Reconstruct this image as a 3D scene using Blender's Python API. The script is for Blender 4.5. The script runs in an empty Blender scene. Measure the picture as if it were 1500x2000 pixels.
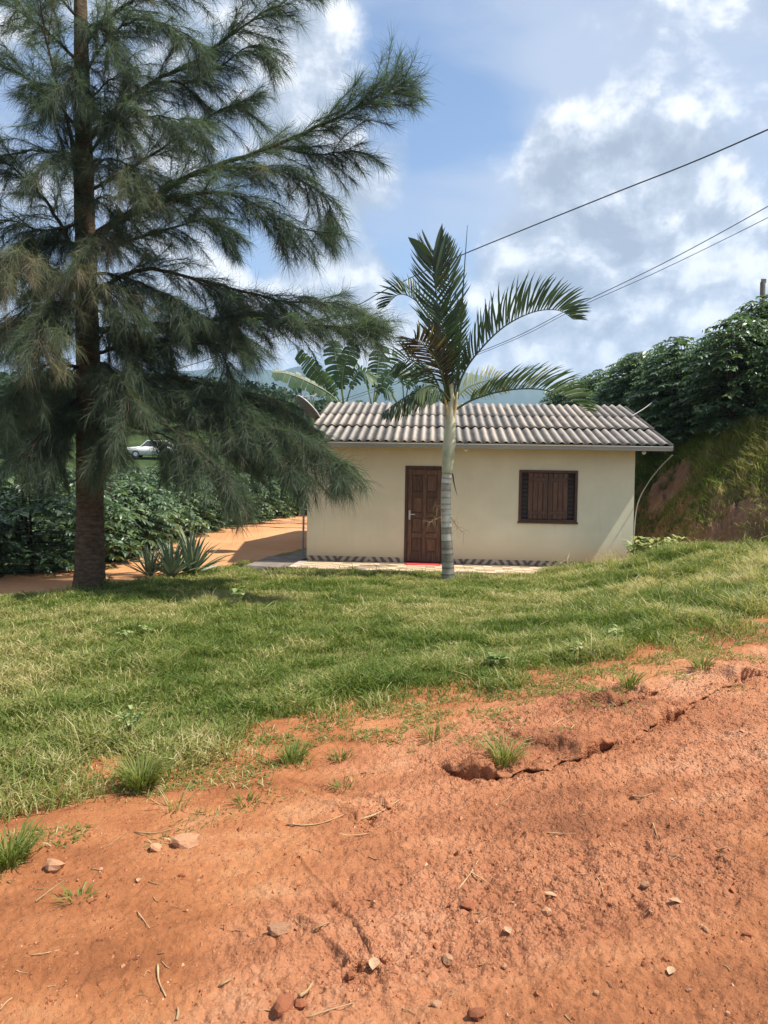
import bpy, math, random
import numpy as np
from mathutils import Vector, Matrix

sc = bpy.context.scene
COL = sc.collection
R = math.radians

# ------------------------------------------------------------------ camera, world, sun, exposure
PITCH, ROLL, FPX, EYE = R(1.61), R(1.01), 1500.0, 1.6
_fw = np.array([0, math.cos(PITCH), -math.sin(PITCH)])
_r0 = np.array([1.0, 0, 0]); _u0 = np.cross(_r0, _fw)
_rt = math.cos(ROLL) * _r0 + math.sin(ROLL) * _u0
_up = -math.sin(ROLL) * _r0 + math.cos(ROLL) * _u0
cam_d = bpy.data.cameras.new('camera')
cam = bpy.data.objects.new('camera', cam_d); COL.objects.link(cam)
cam_d.sensor_fit = 'HORIZONTAL'; cam_d.sensor_width = 36; cam_d.lens = 36.0
cam_d.clip_start = 0.05; cam_d.clip_end = 9000
M = Matrix((( _rt[0], _up[0], -_fw[0], 0), (_rt[1], _up[1], -_fw[1], 0), (_rt[2], _up[2], -_fw[2], EYE), (0, 0, 0, 1)))
cam.matrix_world = M
sc.camera = cam

SUN_DIR = Vector((0.60, -0.135, 1.0)).normalized()        # towards the sun
sun_el = math.asin(SUN_DIR.z); sun_az = math.atan2(SUN_DIR.x, SUN_DIR.y)
sd = bpy.data.lights.new('sun', 'SUN'); sd.energy = 4.6; sd.angle = R(1.0); sd.color = (1.0, 0.94, 0.84)
sun = bpy.data.objects.new('sun', sd); COL.objects.link(sun)
sun.rotation_euler = (-SUN_DIR).to_track_quat('-Z', 'Y').to_euler()
sun.location = (10, -5, 30)

sc.view_settings.view_transform = 'Standard'; sc.view_settings.look = 'None'
sc.view_settings.gamma = 1.0; sc.view_settings.use_curve_mapping = False
sc.view_settings.exposure = 1.02

world = bpy.data.worlds.new('World'); sc.world = world; world.use_nodes = True
def unit(v):
    v = np.asarray(v, float); n = np.linalg.norm(v, axis=-1, keepdims=True); return v / np.maximum(n, 1e-9)
def px_dir(px, py):
    d = _fw + _rt * (px - 750) / FPX + _up * (1000 - py) / FPX
    return d / np.linalg.norm(d)
def build_world():
    nt = world.node_tree; N = nt.nodes; L = nt.links
    bg = N['Background']; bg.inputs[1].default_value = 0.096
    sky = N.new('ShaderNodeTexSky'); sky.sky_type = 'NISHITA'; sky.sun_disc = False
    sky.sun_elevation = sun_el; sky.sun_rotation = sun_az
    sky.air_density = 1.0; sky.dust_density = 0.6; sky.ozone_density = 1.4
    tc = N.new('ShaderNodeTexCoord')
    def math_(op, a, b=None, c=None, clamp=False):
        n = N.new('ShaderNodeMath'); n.operation = op; n.use_clamp = clamp
        for i, v in enumerate((a, b, c)):
            if v is None: continue
            if isinstance(v, (int, float)): n.inputs[i].default_value = v
            else: L.new(v, n.inputs[i])
        return n.outputs[0]
    def vmath(op, a, b):
        n = N.new('ShaderNodeVectorMath'); n.operation = op
        for i, v in enumerate((a, b)):
            if isinstance(v, (tuple, list, np.ndarray)): n.inputs[i].default_value = tuple(v)
            else: L.new(v, n.inputs[i])
        return n
    def ss(v, a, b, lo=0.0, hi=1.0):
        n = N.new('ShaderNodeMapRange'); n.interpolation_type = 'SMOOTHSTEP'
        L.new(v, n.inputs[0]); n.inputs[1].default_value = a; n.inputs[2].default_value = b
        n.inputs[3].default_value = lo; n.inputs[4].default_value = hi
        return n.outputs[0]
    d = tc.outputs['Generated']
    sep = N.new('ShaderNodeSeparateXYZ'); L.new(d, sep.inputs[0])
    z = math_('MAXIMUM', sep.outputs[2], 0.0)
    zz = math_('ADD', z, 0.22)
    cmb = N.new('ShaderNodeCombineXYZ')
    L.new(math_('DIVIDE', sep.outputs[0], zz), cmb.inputs[0]); L.new(math_('DIVIDE', sep.outputs[1], zz), cmb.inputs[1])
    L.new(math_('MULTIPLY', z, 2.2), cmb.inputs[2])
    def noise(vec, scale, detail, rough, dist=0.0, off=(0, 0, 0)):
        n = N.new('ShaderNodeTexNoise'); n.inputs['Scale'].default_value = scale; n.inputs['Detail'].default_value = detail
        n.inputs['Roughness'].default_value = rough; n.inputs['Distortion'].default_value = dist
        L.new(vmath('ADD', vec, off).outputs[0], n.inputs['Vector'])
        return n.outputs[0]
    flat = vmath('MULTIPLY', d, (1.0, 1.0, 3.6)).outputs[0]
    def blobs(lst, v):
        for px, py, deg, w in lst:
            c = vmath('DOT_PRODUCT', d, px_dir(px, py)).outputs['Value']
            v = math_('ADD', v, ss(c, math.cos(R(deg)), 1.0, 0.0, w))
        return v
    def blend(f, a, b):
        n = N.new('ShaderNodeMixRGB')
        for i_, v in enumerate((f, a, b)):
            if isinstance(v, tuple): n.inputs[i_].default_value = (*v, 1)
            else: L.new(v, n.inputs[i_])
        return n.outputs[0]
    # high thin veil in flat layers
    veil = math_('ADD', math_('MULTIPLY', noise(flat, 2.6, 7, 0.55, 0.3, (2.0, 4.4, 0.7)), 0.65), math_('MULTIPLY', noise(cmb.outputs[0], 0.9, 6, 0.5, 0.2, (3.1, 7.7, 0.4)), 0.45))
    veil = blobs(((860, 180, 9, -.12), (780, 235, 5, -.08), (560, 430, 6, -.05), (740, 470, 5, -.05), (1300, 70, 14, .06)), veil)
    veil = math_('ADD', veil, ss(z, 0.0, 0.2, 0.16, 0.0))
    col = blend(math_('MULTIPLY', ss(veil, 0.37, 0.66), 0.82), sky.outputs[0], (3.2, 3.6, 4.4))
    # cumulus: masses broken up by finer noise, bright towards the sun and grey below
    warp = noise(d, 9.0, 4, 0.5, 0.0, (5.2, 1.1, 3.3))
    dd = vmath('ADD', d, (0, 0, 0)).outputs[0]
    o1 = np.array((1.3, 0.2, 5.0)); o2 = o1 + unit(np.array(SUN_DIR) * .6 + np.array([0, 0, .8])) * .030
    sq = vmath('MULTIPLY', d, (1.0, 1.0, 1.12)).outputs[0]
    puff = noise(sq, 5.6, 10, 0.60, 0.15, tuple(o1)); puff2 = noise(sq, 5.6, 7, 0.57, 0.15, tuple(o2))
    big = noise(d, 2.2, 3, 0.5, 0.0, (8.8, 1.7, 2.2))
    body = blobs(((1105, 312, 4.2, .17), (1200, 365, 4.5, .14), (1340, 420, 7, .14), (1010, 535, 5, .17), (1130, 575, 6, .16), (1270, 640, 7, .14), (1450, 560, 6, .10), (620, 120, 6, .18), (725, 325, 4, .13),
        (560, 330, 6, .10), (430, 705, 8, .18), (640, 545, 6, .15), (1080, 700, 6, .12), (300, 250, 6, .10), (60, 330, 5, .12), (350, 480, 6, .12), (720, 640, 6, .12),
        (850, 190, 9, -.12), (1150, 130, 9, -.05), (880, 430, 5, -.06), (120, 215, 5, -.10)), math_('MULTIPLY', big, 0.42))
    dens = math_('ADD', body, math_('MULTIPLY', puff, 0.62))
    cover = ss(dens, 0.515, 0.655)
    lit = ss(math_('SUBTRACT', puff, puff2), -0.10, 0.13)
    core = ss(dens, 0.60, 0.86)
    bright = math_('ADD', math_('MULTIPLY', lit, 0.85), math_('MULTIPLY', math_('SUBTRACT', 1.0, core), 0.16), clamp=True)
    cr = N.new('ShaderNodeValToRGB'); L.new(bright, cr.inputs[0]); e = cr.color_ramp.elements
    e[0].position = 0.10; e[0].color = (2.2, 2.55, 3.1, 1); e[1].position = 0.98; e[1].color = (6.7, 6.75, 6.85, 1)
    m = e.new(0.50); m.color = (3.5, 3.85, 4.4, 1)
    col = blend(math_('MULTIPLY', cover, 0.93), col, cr.outputs[0])
    L.new(col, bg.inputs[0])
build_world()

# ------------------------------------------------------------------ helpers
rng = np.random.default_rng(11)
random.seed(11)
def P(px, py, Y):
    """the point at distance Y seen at a place in the photograph"""
    d = _fw + _rt * (px - 750) / FPX + _up * (1000 - py) / FPX
    return np.array([0, 0, EYE]) + d * (Y / d[1])
def smooth(a, b, x):
    t = np.clip((x - a) / (b - a), 0, 1); return t * t * (3 - 2 * t)
_T = np.random.default_rng(5).random((256, 256))
def vnoise(x, y):
    x = np.asarray(x, float); y = np.asarray(y, float)
    xi = np.floor(x).astype(int); yi = np.floor(y).astype(int); fx = x - xi; fy = y - yi
    fx = fx * fx * (3 - 2 * fx); fy = fy * fy * (3 - 2 * fy)
    a = _T[xi & 255, yi & 255]; b = _T[(xi + 1) & 255, yi & 255]; c = _T[xi & 255, (yi + 1) & 255]; d = _T[(xi + 1) & 255, (yi + 1) & 255]
    return (a * (1 - fx) + b * fx) * (1 - fy) + (c * (1 - fx) + d * fx) * fy
def fbm(x, y, o=4, g=0.5):
    s = 0; a = 1; t = 0
    for i in range(o):
        s = s + a * vnoise(x * 2 ** i + 17.3 * i, y * 2 ** i + 5.1 * i); t += a; a *= g
    return s / t

class Geo:
    def __init__(s): s.V = []; s.F = []; s.n = 0; s.A = []
    def add(s, V, F, tint=None):
        V = np.asarray(V, float).reshape(-1, 3); F = np.asarray(F, int)
        s.V.append(V); s.F.append(F + s.n); s.n += len(V)
        if tint is None: tint = 0.5
        s.A.append(np.broadcast_to(np.asarray(tint, float), (len(V),)))
    def multi(s, V, Fs, tint=None):
        V = np.asarray(V, float).reshape(-1, 3)
        for i, F in enumerate(Fs):
            if i == 0: n0 = s.n; s.add(V, F, tint)
            else: s.F.append(np.asarray(F, int) + n0)
    def mesh(s, name, mats, smooth_=False, fm=None):
        me = bpy.data.meshes.new(name)
        V = np.concatenate(s.V); me.vertices.add(len(V)); me.vertices.foreach_set('co', V.ravel())
        idx = np.concatenate([f.ravel() for f in s.F]); cnt = np.concatenate([np.full(len(f), f.shape[1]) for f in s.F])
        me.loops.add(len(idx)); me.loops.foreach_set('vertex_index', idx)
        me.polygons.add(len(cnt)); st = np.concatenate([[0], np.cumsum(cnt)[:-1]]); me.polygons.foreach_set('loop_start', st)
        me.polygons.foreach_set('use_smooth', np.full(len(cnt), bool(smooth_)))
        if not isinstance(mats, (list, tuple)): mats = [mats]
        for m in mats: me.materials.append(m)
        if fm is not None: me.polygons.foreach_set('material_index', np.asarray(fm, int))
        a = me.attributes.new('tint', 'FLOAT', 'POINT'); a.data.foreach_set('value', np.concatenate(s.A))
        me.update(calc_edges=True); me.validate()
        return me
    def build(s, name, mats, parent=None, smooth_=False, loc=None, origin=None):
        if origin is not None: s.V = [v - np.asarray(origin) for v in s.V]
        return link(name, s.mesh(name, mats, smooth_), parent, loc if loc is not None else origin)
def link(name, me, parent=None, loc=None):
    o = bpy.data.objects.new(name, me); COL.objects.link(o)
    if parent is not None: o.parent = parent
    if loc is not None: o.location = tuple(loc)
    return o
def tag(o, label=None, cat=None, group=None, kind=None):
    if label: o['label'] = label
    if cat: o['category'] = cat
    if group: o['group'] = group
    if kind: o['kind'] = kind
    return o
def thing(name, label, cat, loc=(0, 0, 0), rz=0.0, group=None):
    o = link(name, None, None, loc); o.rotation_euler = (0, 0, rz); o.empty_display_size = 0.2
    return tag(o, label, cat, group)
def copy_tree(o, parent=None):
    c = o.copy(); COL.objects.link(c)
    if parent is not None: c.parent = parent
    for ch in KIDS.get(o.name, []): copy_tree(ch, c)
    return c
KIDS = {}
def kids(o):
    def rec(x):
        KIDS[x.name] = [k for k in bpy.data.objects if k.parent == x]
        for k in KIDS[x.name]: rec(k)
    rec(o)

BOXF = np.array([[0, 3, 2, 1], [4, 5, 6, 7], [0, 1, 5, 4], [1, 2, 6, 5], [2, 3, 7, 6], [3, 0, 4, 7]])
def box(g, x0, x1, y0, y1, z0, z1, bev=0.0):
    if bev <= 0:
        g.add([[x0, y0, z0], [x1, y0, z0], [x1, y1, z0], [x0, y1, z0], [x0, y0, z1], [x1, y0, z1], [x1, y1, z1], [x0, y1, z1]], BOXF); return
    b = bev   # chamfered on every edge
    V = []; 
    for sx in (0, 1):
        for sy in (0, 1):
            for sz in (0, 1):
                X = (x0, x1)[sx]; Y = (y0, y1)[sy]; Z = (z0, z1)[sz]; ix = b if sx == 0 else -b; iy = b if sy == 0 else -b; iz = b if sz == 0 else -b
                V += [[X, Y + iy, Z + iz], [X + ix, Y, Z + iz], [X + ix, Y + iy, Z]]
    def i(sx, sy, sz, k): return ((sx * 2 + sy) * 2 + sz) * 3 + k
    Q = []; T = []
    c = (np.mean([x0, x1]), np.mean([y0, y1]), np.mean([z0, z1])); V = np.array(V, float)
    def face(l):
        p = V[l]; n = np.cross(p[1] - p[0], p[2] - p[0])
        if np.dot(n, p.mean(0) - c) < 0: l = l[::-1]
        (Q if len(l) == 4 else T).append(l)
    for s in (0, 1):
        face([i(s, 0, 0, 0), i(s, 1, 0, 0), i(s, 1, 1, 0), i(s, 0, 1, 0)])
        face([i(0, s, 0, 1), i(1, s, 0, 1), i(1, s, 1, 1), i(0, s, 1, 1)])
        face([i(0, 0, s, 2), i(1, 0, s, 2), i(1, 1, s, 2), i(0, 1, s, 2)])
    for a in (0, 1):
        for b_ in (0, 1):
            face([i(a, b_, 0, 0), i(a, b_, 1, 0), i(a, b_, 1, 1), i(a, b_, 0, 1)])
            face([i(a, 0, b_, 0), i(a, 1, b_, 0), i(a, 1, b_, 2), i(a, 0, b_, 2)])
            face([i(0, a, b_, 1), i(1, a, b_, 1), i(1, a, b_, 2), i(0, a, b_, 2)])
            for z_ in (0, 1): face([i(a, b_, z_, 0), i(a, b_, z_, 1), i(a, b_, z_, 2)])
    g.multi(V, [np.array(Q), np.array(T)])
def frames(pts):
    pts = np.asarray(pts, float); t = unit(np.gradient(pts, axis=0)); 
    ref = np.array([0, 0, 1.0]) if abs(t[0][2]) < 0.9 else np.array([1.0, 0, 0])
    a = unit(np.cross(t[0], ref)); A = [a]
    for k in range(1, len(pts)):
        a = a - t[k] * np.dot(a, t[k]); a = unit(a); A.append(a)
    A = np.array(A); return t, A, np.cross(t, A)
def tube(g, pts, rad, n=8, tint=None, cap=True):
    pts = np.asarray(pts, float); rad = np.broadcast_to(np.asarray(rad, float), (len(pts),))
    t, A, B = frames(pts); th = np.arange(n) * 2 * math.pi / n
    V = pts[:, None] + rad[:, None, None] * (np.cos(th)[None, :, None] * A[:, None] + np.sin(th)[None, :, None] * B[:, None])
    S = len(pts); i = np.arange(S - 1)[:, None] * n; j = np.arange(n)[None]; k = (j + 1) % n
    F = np.stack([i + j, i + k, i + n + k, i + n + j], -1).reshape(-1, 4)
    Fs = [F]
    if cap: Fs += [np.arange(n)[::-1][None], (np.arange(n) + (S - 1) * n)[None]]
    if tint is not None and np.ndim(tint): tint = np.repeat(tint, n)
    g.multi(V.reshape(-1, 3), Fs, tint)
def spline(pts, n):
    pts = np.asarray(pts, float); q = np.vstack([2 * pts[0] - pts[1], pts, 2 * pts[-1] - pts[-2]])
    out = []; m = len(pts) - 1
    for u in np.linspace(0, m - 1e-6, n):
        i = int(u); f = u - i; a, b, c, d = q[i:i + 4]
        out.append(0.5 * (2 * b + (c - a) * f + (2 * a - 5 * b + 4 * c - d) * f ** 2 + (3 * b - a - 3 * c + d) * f ** 3))
    return np.array(out)
def ribbons(g, C, W, side, tint=None):
    """N flat pointed ribbons: centre lines C (N,S,3), half widths W (N,S), side (N,3)"""
    N, S, _ = C.shape; side = side[:, None] if side.ndim == 2 else side
    Lf = C - side * W[..., None]; Rt = C + side * W[..., None]
    V = np.concatenate([np.stack([Lf[:, :-1], Rt[:, :-1]], 2).reshape(N, -1, 3), C[:, -1:]], 1)
    n = 2 * S - 1; b = (np.arange(N) * n)[:, None]
    k = np.arange(S - 2)[None] * 2
    Fs = []
    if S > 2: Fs.append(np.stack([b + k, b + k + 1, b + k + 3, b + k + 2], -1).reshape(-1, 4))
    Fs.append(np.concatenate([b + n - 3, b + n - 2, b + n - 1], 1))
    if tint is not None:
        tint = np.asarray(tint, float)
        tint = np.repeat(tint, n) if tint.ndim == 1 else np.concatenate([np.repeat(tint[:, :-1], 2, 1), tint[:, -1:]], 1).ravel()
    g.multi(V.reshape(-1, 3), Fs, tint)
def leaves(g, C, W, side, nrm, fold, tint=None):
    """N leaves folded along the midrib; C (N,S,3)"""
    N, S, _ = C.shape
    e = side[:, None] * W[..., None]; l = nrm[:, None] * (np.abs(W) * fold)[..., None]
    V = np.stack([C - e + l, C, C + e + l], 2).reshape(N, -1, 3)
    b = (np.arange(N) * 3 * S)[:, None]; k = np.arange(S - 1)[None] * 3
    Q = np.concatenate([np.stack([b + k, b + k + 1, b + k + 4, b + k + 3], -1), np.stack([b + k + 1, b + k + 2, b + k + 5, b + k + 4], -1)], 1).reshape(-1, 4)
    if tint is not None: tint = np.repeat(np.asarray(tint, float), 3 * S)
    g.add(V.reshape(-1, 3), Q, tint)

# ------------------------------------------------------------------ materials
def new_mat(name):
    m = bpy.data.materials.new(name); m.use_nodes = True
    nt = m.node_tree; return m, nt, nt.nodes['Principled BSDF']
def ramp(nt, src, stops):
    r = nt.nodes.new('ShaderNodeValToRGB'); nt.links.new(src, r.inputs[0]); e = r.color_ramp.elements
    e[0].position, e[0].color = stops[0][0], (*stops[0][1], 1); e[1].position, e[1].color = stops[-1][0], (*stops[-1][1], 1)
    for p, c in stops[1:-1]: x = e.new(p); x.color = (*c, 1)
    return r.outputs[0]
def noise_n(nt, scale, detail=5, rough=0.55, coord='Object', stretch=None, dist=0.0):
    tc = nt.nodes.new('ShaderNodeTexCoord'); v = tc.outputs[coord]
    if stretch is not None:
        mp = nt.nodes.new('ShaderNodeMapping'); mp.inputs['Scale'].default_value = stretch; nt.links.new(v, mp.inputs[0]); v = mp.outputs[0]
    n = nt.nodes.new('ShaderNodeTexNoise'); n.inputs['Scale'].default_value = scale; n.inputs['Detail'].default_value = detail
    n.inputs['Roughness'].default_value = rough; n.inputs['Distortion'].default_value = dist
    nt.links.new(v, n.inputs['Vector']); return n.outputs[0]
def bump(nt, bsdf, h, strength, dist=0.02):
    b = nt.nodes.new('ShaderNodeBump'); b.inputs['Strength'].default_value = strength; b.inputs['Distance'].default_value = dist
    nt.links.new(h, b.inputs['Height']); nt.links.new(b.outputs[0], bsdf.inputs['Normal'])
def mixc(nt, f, a, b, mode='MIX'):
    n = nt.nodes.new('ShaderNodeMixRGB'); n.blend_type = mode
    for i, v in enumerate((f, a, b)):
        if isinstance(v, (int, float)): n.inputs[i].default_value = v
        elif isinstance(v, tuple): n.inputs[i].default_value = (*v, 1)
        else: nt.links.new(v, n.inputs[i])
    return n.outputs[0]
def mth(nt, op, a, b=0.0, clamp=False):
    n = nt.nodes.new('ShaderNodeMath'); n.operation = op; n.use_clamp = clamp
    for i, v in enumerate((a, b)):
        if isinstance(v, (int, float)): n.inputs[i].default_value = v
        else: nt.links.new(v, n.inputs[i])
    return n.outputs[0]
def tint_n(nt):
    a = nt.nodes.new('ShaderNodeAttribute'); a.attribute_name = 'tint'; return a.outputs['Fac']
def simple(name, stops, scale=6, rough=0.7, bmp=0.0, bscale=None, stretch=None, metallic=0.0, detail=5, bdist=0.01, spec=0.5, objrand=0.0):
    m, nt, b = new_mat(name)
    n = noise_n(nt, scale, detail, 0.6, stretch=stretch)
    c = ramp(nt, n, stops)
    if objrand:
        oi = nt.nodes.new('ShaderNodeObjectInfo')
        k = mth(nt, 'MULTIPLY_ADD', oi.outputs['Random'], objrand); nt.nodes[-1].inputs[2].default_value = 1 - objrand / 2
        cc = nt.nodes.new('ShaderNodeCombineXYZ')
        for i in range(3): nt.links.new(k, cc.inputs[i])
        c = mixc(nt, 1.0, c, cc.outputs[0], 'MULTIPLY')
    nt.links.new(c, b.inputs['Base Color']); b.inputs['Roughness'].default_value = rough; b.inputs['Metallic'].default_value = metallic
    b.inputs['Specular IOR Level'].default_value = spec
    if bmp: bump(nt, b, noise_n(nt, bscale or scale * 4, 6, 0.6, stretch=stretch), bmp, bdist)
    return m
def leaf_mat(name, stops, trans=0.3, rough=0.5, spec=0.4, tcol=1.4, noise_amt=0.0):
    m, nt, b = new_mat(name)
    f = tint_n(nt)
    if noise_amt:
        f = mth(nt, 'ADD', f, mth(nt, 'MULTIPLY', mth(nt, 'SUBTRACT', noise_n(nt, 9.0, 3), 0.5), noise_amt))
    c = ramp(nt, f, stops)
    nt.links.new(c, b.inputs['Base Color']); b.inputs['Roughness'].default_value = rough; b.inputs['Specular IOR Level'].default_value = spec
    t = nt.nodes.new('ShaderNodeBsdfTranslucent'); nt.links.new(mixc(nt, 1.0, c, (tcol, tcol * 1.1, tcol * 0.6), 'MULTIPLY'), t.inputs[0])
    mx = nt.nodes.new('ShaderNodeMixShader'); mx.inputs[0].default_value = trans
    nt.links.new(b.outputs[0], mx.inputs[1]); nt.links.new(t.outputs[0], mx.inputs[2])
    nt.links.new(mx.outputs[0], nt.nodes['Material Output'].inputs['Surface'])
    return m

def dirt_mat(name, stops, gravel=1.0):
    m, nt, b = new_mat(name)
    big = noise_n(nt, 0.55, 4, 0.55, dist=0.4); mid = noise_n(nt, 4.0, 6, 0.65, stretch=(0.75, 1.2, 1)); fine = noise_n(nt, 38, 6, 0.7)
    f = mth(nt, 'ADD', mth(nt, 'MULTIPLY', big, 0.5), mth(nt, 'ADD', mth(nt, 'MULTIPLY', mid, 0.3), mth(nt, 'MULTIPLY', fine, 0.2)))
    if name == 'red_dirt':
        mp = nt.nodes.new('ShaderNodeMapping'); mp.inputs['Rotation'].default_value = (0, 0, R(-29)); mp.inputs['Scale'].default_value = (0.35, 2.4, 1); t0_ = nt.nodes.new('ShaderNodeTexCoord'); nt.links.new(t0_.outputs['Object'], mp.inputs[0])
        st = nt.nodes.new('ShaderNodeTexNoise'); st.inputs['Scale'].default_value = 1.5; st.inputs['Detail'].default_value = 6; nt.links.new(mp.outputs[0], st.inputs['Vector'])
        pa = noise_n(nt, 1.7, 3, 0.5, dist=0.6)
        f = mth(nt, 'ADD', f, mth(nt, 'ADD', mth(nt, 'MULTIPLY', mth(nt, 'SUBTRACT', st.outputs[0], 0.5), 0.34), mth(nt, 'MULTIPLY', mth(nt, 'SUBTRACT', pa, 0.5), 0.22)))
    c = ramp(nt, f, stops)
    if name == 'red_dirt':                              # worn smooth tracks are browner than the crumbly parts
        c = mixc(nt, 1.0, c, ramp(nt, tint_n(nt), [(0.15, (0.93, 0.88, 0.76)), (0.5, (1.0, 1.0, 1.0)), (0.9, (0.98, 0.98, 1.04))]), 'MULTIPLY')
    vor = nt.nodes.new('ShaderNodeTexVoronoi'); vor.inputs['Scale'].default_value = 46; tc = nt.nodes.new('ShaderNodeTexCoord'); nt.links.new(tc.outputs['Object'], vor.inputs['Vector'])
    sp = nt.nodes.new('ShaderNodeMapRange'); nt.links.new(vor.outputs['Distance'], sp.inputs[0]); sp.inputs[1].default_value = 0.0; sp.inputs[2].default_value = 0.34; sp.inputs[3].default_value = 1; sp.inputs[4].default_value = 0
    sel = nt.nodes.new('ShaderNodeSeparateColor'); nt.links.new(vor.outputs['Color'], sel.inputs[0])
    pick = mth(nt, 'MULTIPLY', sp.outputs[0], mth(nt, 'GREATER_THAN', sel.outputs[0], 0.72))
    c = mixc(nt, mth(nt, 'MULTIPLY', pick, 0.55), c, mixc(nt, sel.outputs[1], (0.12, 0.035, 0.018), (0.48, 0.24, 0.12)))
    nt.links.new(c, b.inputs['Base Color']); b.inputs['Roughness'].default_value = 0.95; b.inputs['Specular IOR Level'].default_value = 0.15
    h = mth(nt, 'ADD', mth(nt, 'MULTIPLY', noise_n(nt, 24, 8, 0.72), 1.0), mth(nt, 'MULTIPLY', pick, 0.35 * gravel))
    if name != 'orange_path_dirt':
        for sc_, k_ in ((34, .55), (75, .45)):
            v2 = nt.nodes.new('ShaderNodeTexVoronoi'); v2.inputs['Scale'].default_value = sc_; v2.inputs['Randomness'].default_value = 1.0; nt.links.new(tc.outputs['Object'], v2.inputs['Vector'])
            h = mth(nt, 'SUBTRACT', h, mth(nt, 'MULTIPLY', mth(nt, 'MULTIPLY', v2.outputs['Distance'], k_), tint_n(nt)))
    bump(nt, b, h, 0.85, 0.035)
    return m
M_dirt = dirt_mat('red_dirt', [(0.34, (0.22, 0.086, 0.041)), (0.45, (0.345, 0.138, 0.064)), (0.54, (0.425, 0.183, 0.089)), (0.66, (0.52, 0.275, 0.155))])
M_path = dirt_mat('orange_path_dirt', [(0.30, (0.38, 0.175, 0.075)), (0.5, (0.53, 0.26, 0.12)), (0.70, (0.60, 0.34, 0.18))], 0.5)
M_bank = dirt_mat('bank_earth', [(0.30, (0.095, 0.052, 0.033)), (0.46, (0.19, 0.105, 0.064)), (0.56, (0.27, 0.160, 0.100)), (0.70, (0.40, 0.28, 0.20))])
M_soil = simple('lawn_thatch', [(0.3, (0.085, 0.085, 0.028)), (0.5, (0.15, 0.135, 0.05)), (0.7, (0.24, 0.19, 0.09))], 5, 0.95, 0.6, 60, spec=0.1)
M_hillg = simple('hillside_scrub', [(0.3, (0.022, 0.040, 0.013)), (0.55, (0.045, 0.070, 0.022)), (0.75, (0.085, 0.095, 0.035))], 0.4, 0.95, 0.5, 3, spec=0.1, detail=8)
M_grass = leaf_mat('grass_blades', [(0.0, (0.055, 0.095, 0.014)), (0.35, (0.110, 0.158, 0.026)), (0.62, (0.20, 0.215, 0.060)), (0.85, (0.36, 0.315, 0.14)), (1.0, (0.46, 0.39, 0.21))], 0.35, 0.6, 0.25)
M_needle = leaf_mat('casuarina_needles', [(0.0, (0.042, 0.066, 0.050)), (0.35, (0.070, 0.100, 0.068)), (0.62, (0.090, 0.116, 0.076)), (0.82, (0.150, 0.150, 0.100)), (1.0, (0.20, 0.16, 0.12))], 0.48, 0.55, 0.3, 1.5)
M_coffee = leaf_mat('coffee_leaf', [(0.0, (0.036, 0.074, 0.036)), (0.5, (0.070, 0.122, 0.058)), (0.85, (0.115, 0.175, 0.078)), (1.0, (0.17, 0.23, 0.09))], 0.30, 0.40, 0.8)
M_palm = leaf_mat('palm_leaflet', [(0.0, (0.026, 0.050, 0.032)), (0.4, (0.056, 0.095, 0.046)), (0.7, (0.11, 0.14, 0.052)), (0.84, (0.20, 0.19, 0.07)), (0.93, (0.075, 0.045, 0.036)), (1.0, (0.045, 0.026, 0.026))], 0.25, 0.42, 0.45)
M_banana = leaf_mat('banana_leaf', [(0.0, (0.03, 0.065, 0.030)), (0.5, (0.065, 0.115, 0.045)), (1.0, (0.20, 0.25, 0.12))], 0.35, 0.45, 0.4)
M_agave = leaf_mat('agave_leaf', [(0.0, (0.065, 0.10, 0.062)), (0.5, (0.125, 0.17, 0.11)), (1.0, (0.26, 0.28, 0.17))], 0.05, 0.5, 0.35, noise_amt=0.3)
M_weed = leaf_mat('pale_weed_leaf', [(0.0, (0.10, 0.16, 0.05)), (0.5, (0.26, 0.32, 0.12)), (1.0, (0.50, 0.48, 0.28))], 0.3, 0.55, 0.3)
M_wood_far = leaf_mat('far_tree_leaf', [(0.0, (0.014, 0.032, 0.012)), (0.6, (0.035, 0.062, 0.020)), (1.0, (0.085, 0.105, 0.035))], 0.15, 0.6, 0.2)
M_bark = simple('casuarina_bark', [(0.3, (0.055, 0.037, 0.024)), (0.5, (0.105, 0.073, 0.048)), (0.7, (0.17, 0.125, 0.088))], 9, 0.95, 0.9, 30, (1, 1, 2.6), spec=0.1, bdist=0.03)
M_limb = simple('dark_limb_bark', [(0.3, (0.025, 0.019, 0.014)), (0.6, (0.06, 0.045, 0.033))], 10, 0.95, 0.4, 40, spec=0.1)
M_stick = simple('dry_stick', [(0.3, (0.24, 0.15, 0.08)), (0.7, (0.42, 0.29, 0.16))], 14, 0.9, 0.3, 60, spec=0.1, objrand=0.5)
M_stone = simple('pale_stone', [(0.3, (0.32, 0.15, 0.08)), (0.55, (0.46, 0.25, 0.14)), (0.75, (0.56, 0.36, 0.23))], 18, 0.9, 0.6, 60, spec=0.2, objrand=0.5)
M_rstone = simple('red_stone', [(0.3, (0.20, 0.065, 0.030)), (0.6, (0.32, 0.12, 0.06))], 18, 0.9, 0.6, 60, spec=0.2, objrand=0.4)
M_clod = leaf_mat('dirt_clod', [(0.0, (0.13, 0.038, 0.018)), (0.5, (0.30, 0.115, 0.055)), (0.85, (0.42, 0.19, 0.10)), (1.0, (0.52, 0.34, 0.22))], 0.0, 0.95, 0.1)
M_dryleaf = simple('dry_leaf', [(0.3, (0.28, 0.17, 0.09)), (0.7, (0.45, 0.30, 0.18))], 20, 0.8, 0.3, 60)
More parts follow.
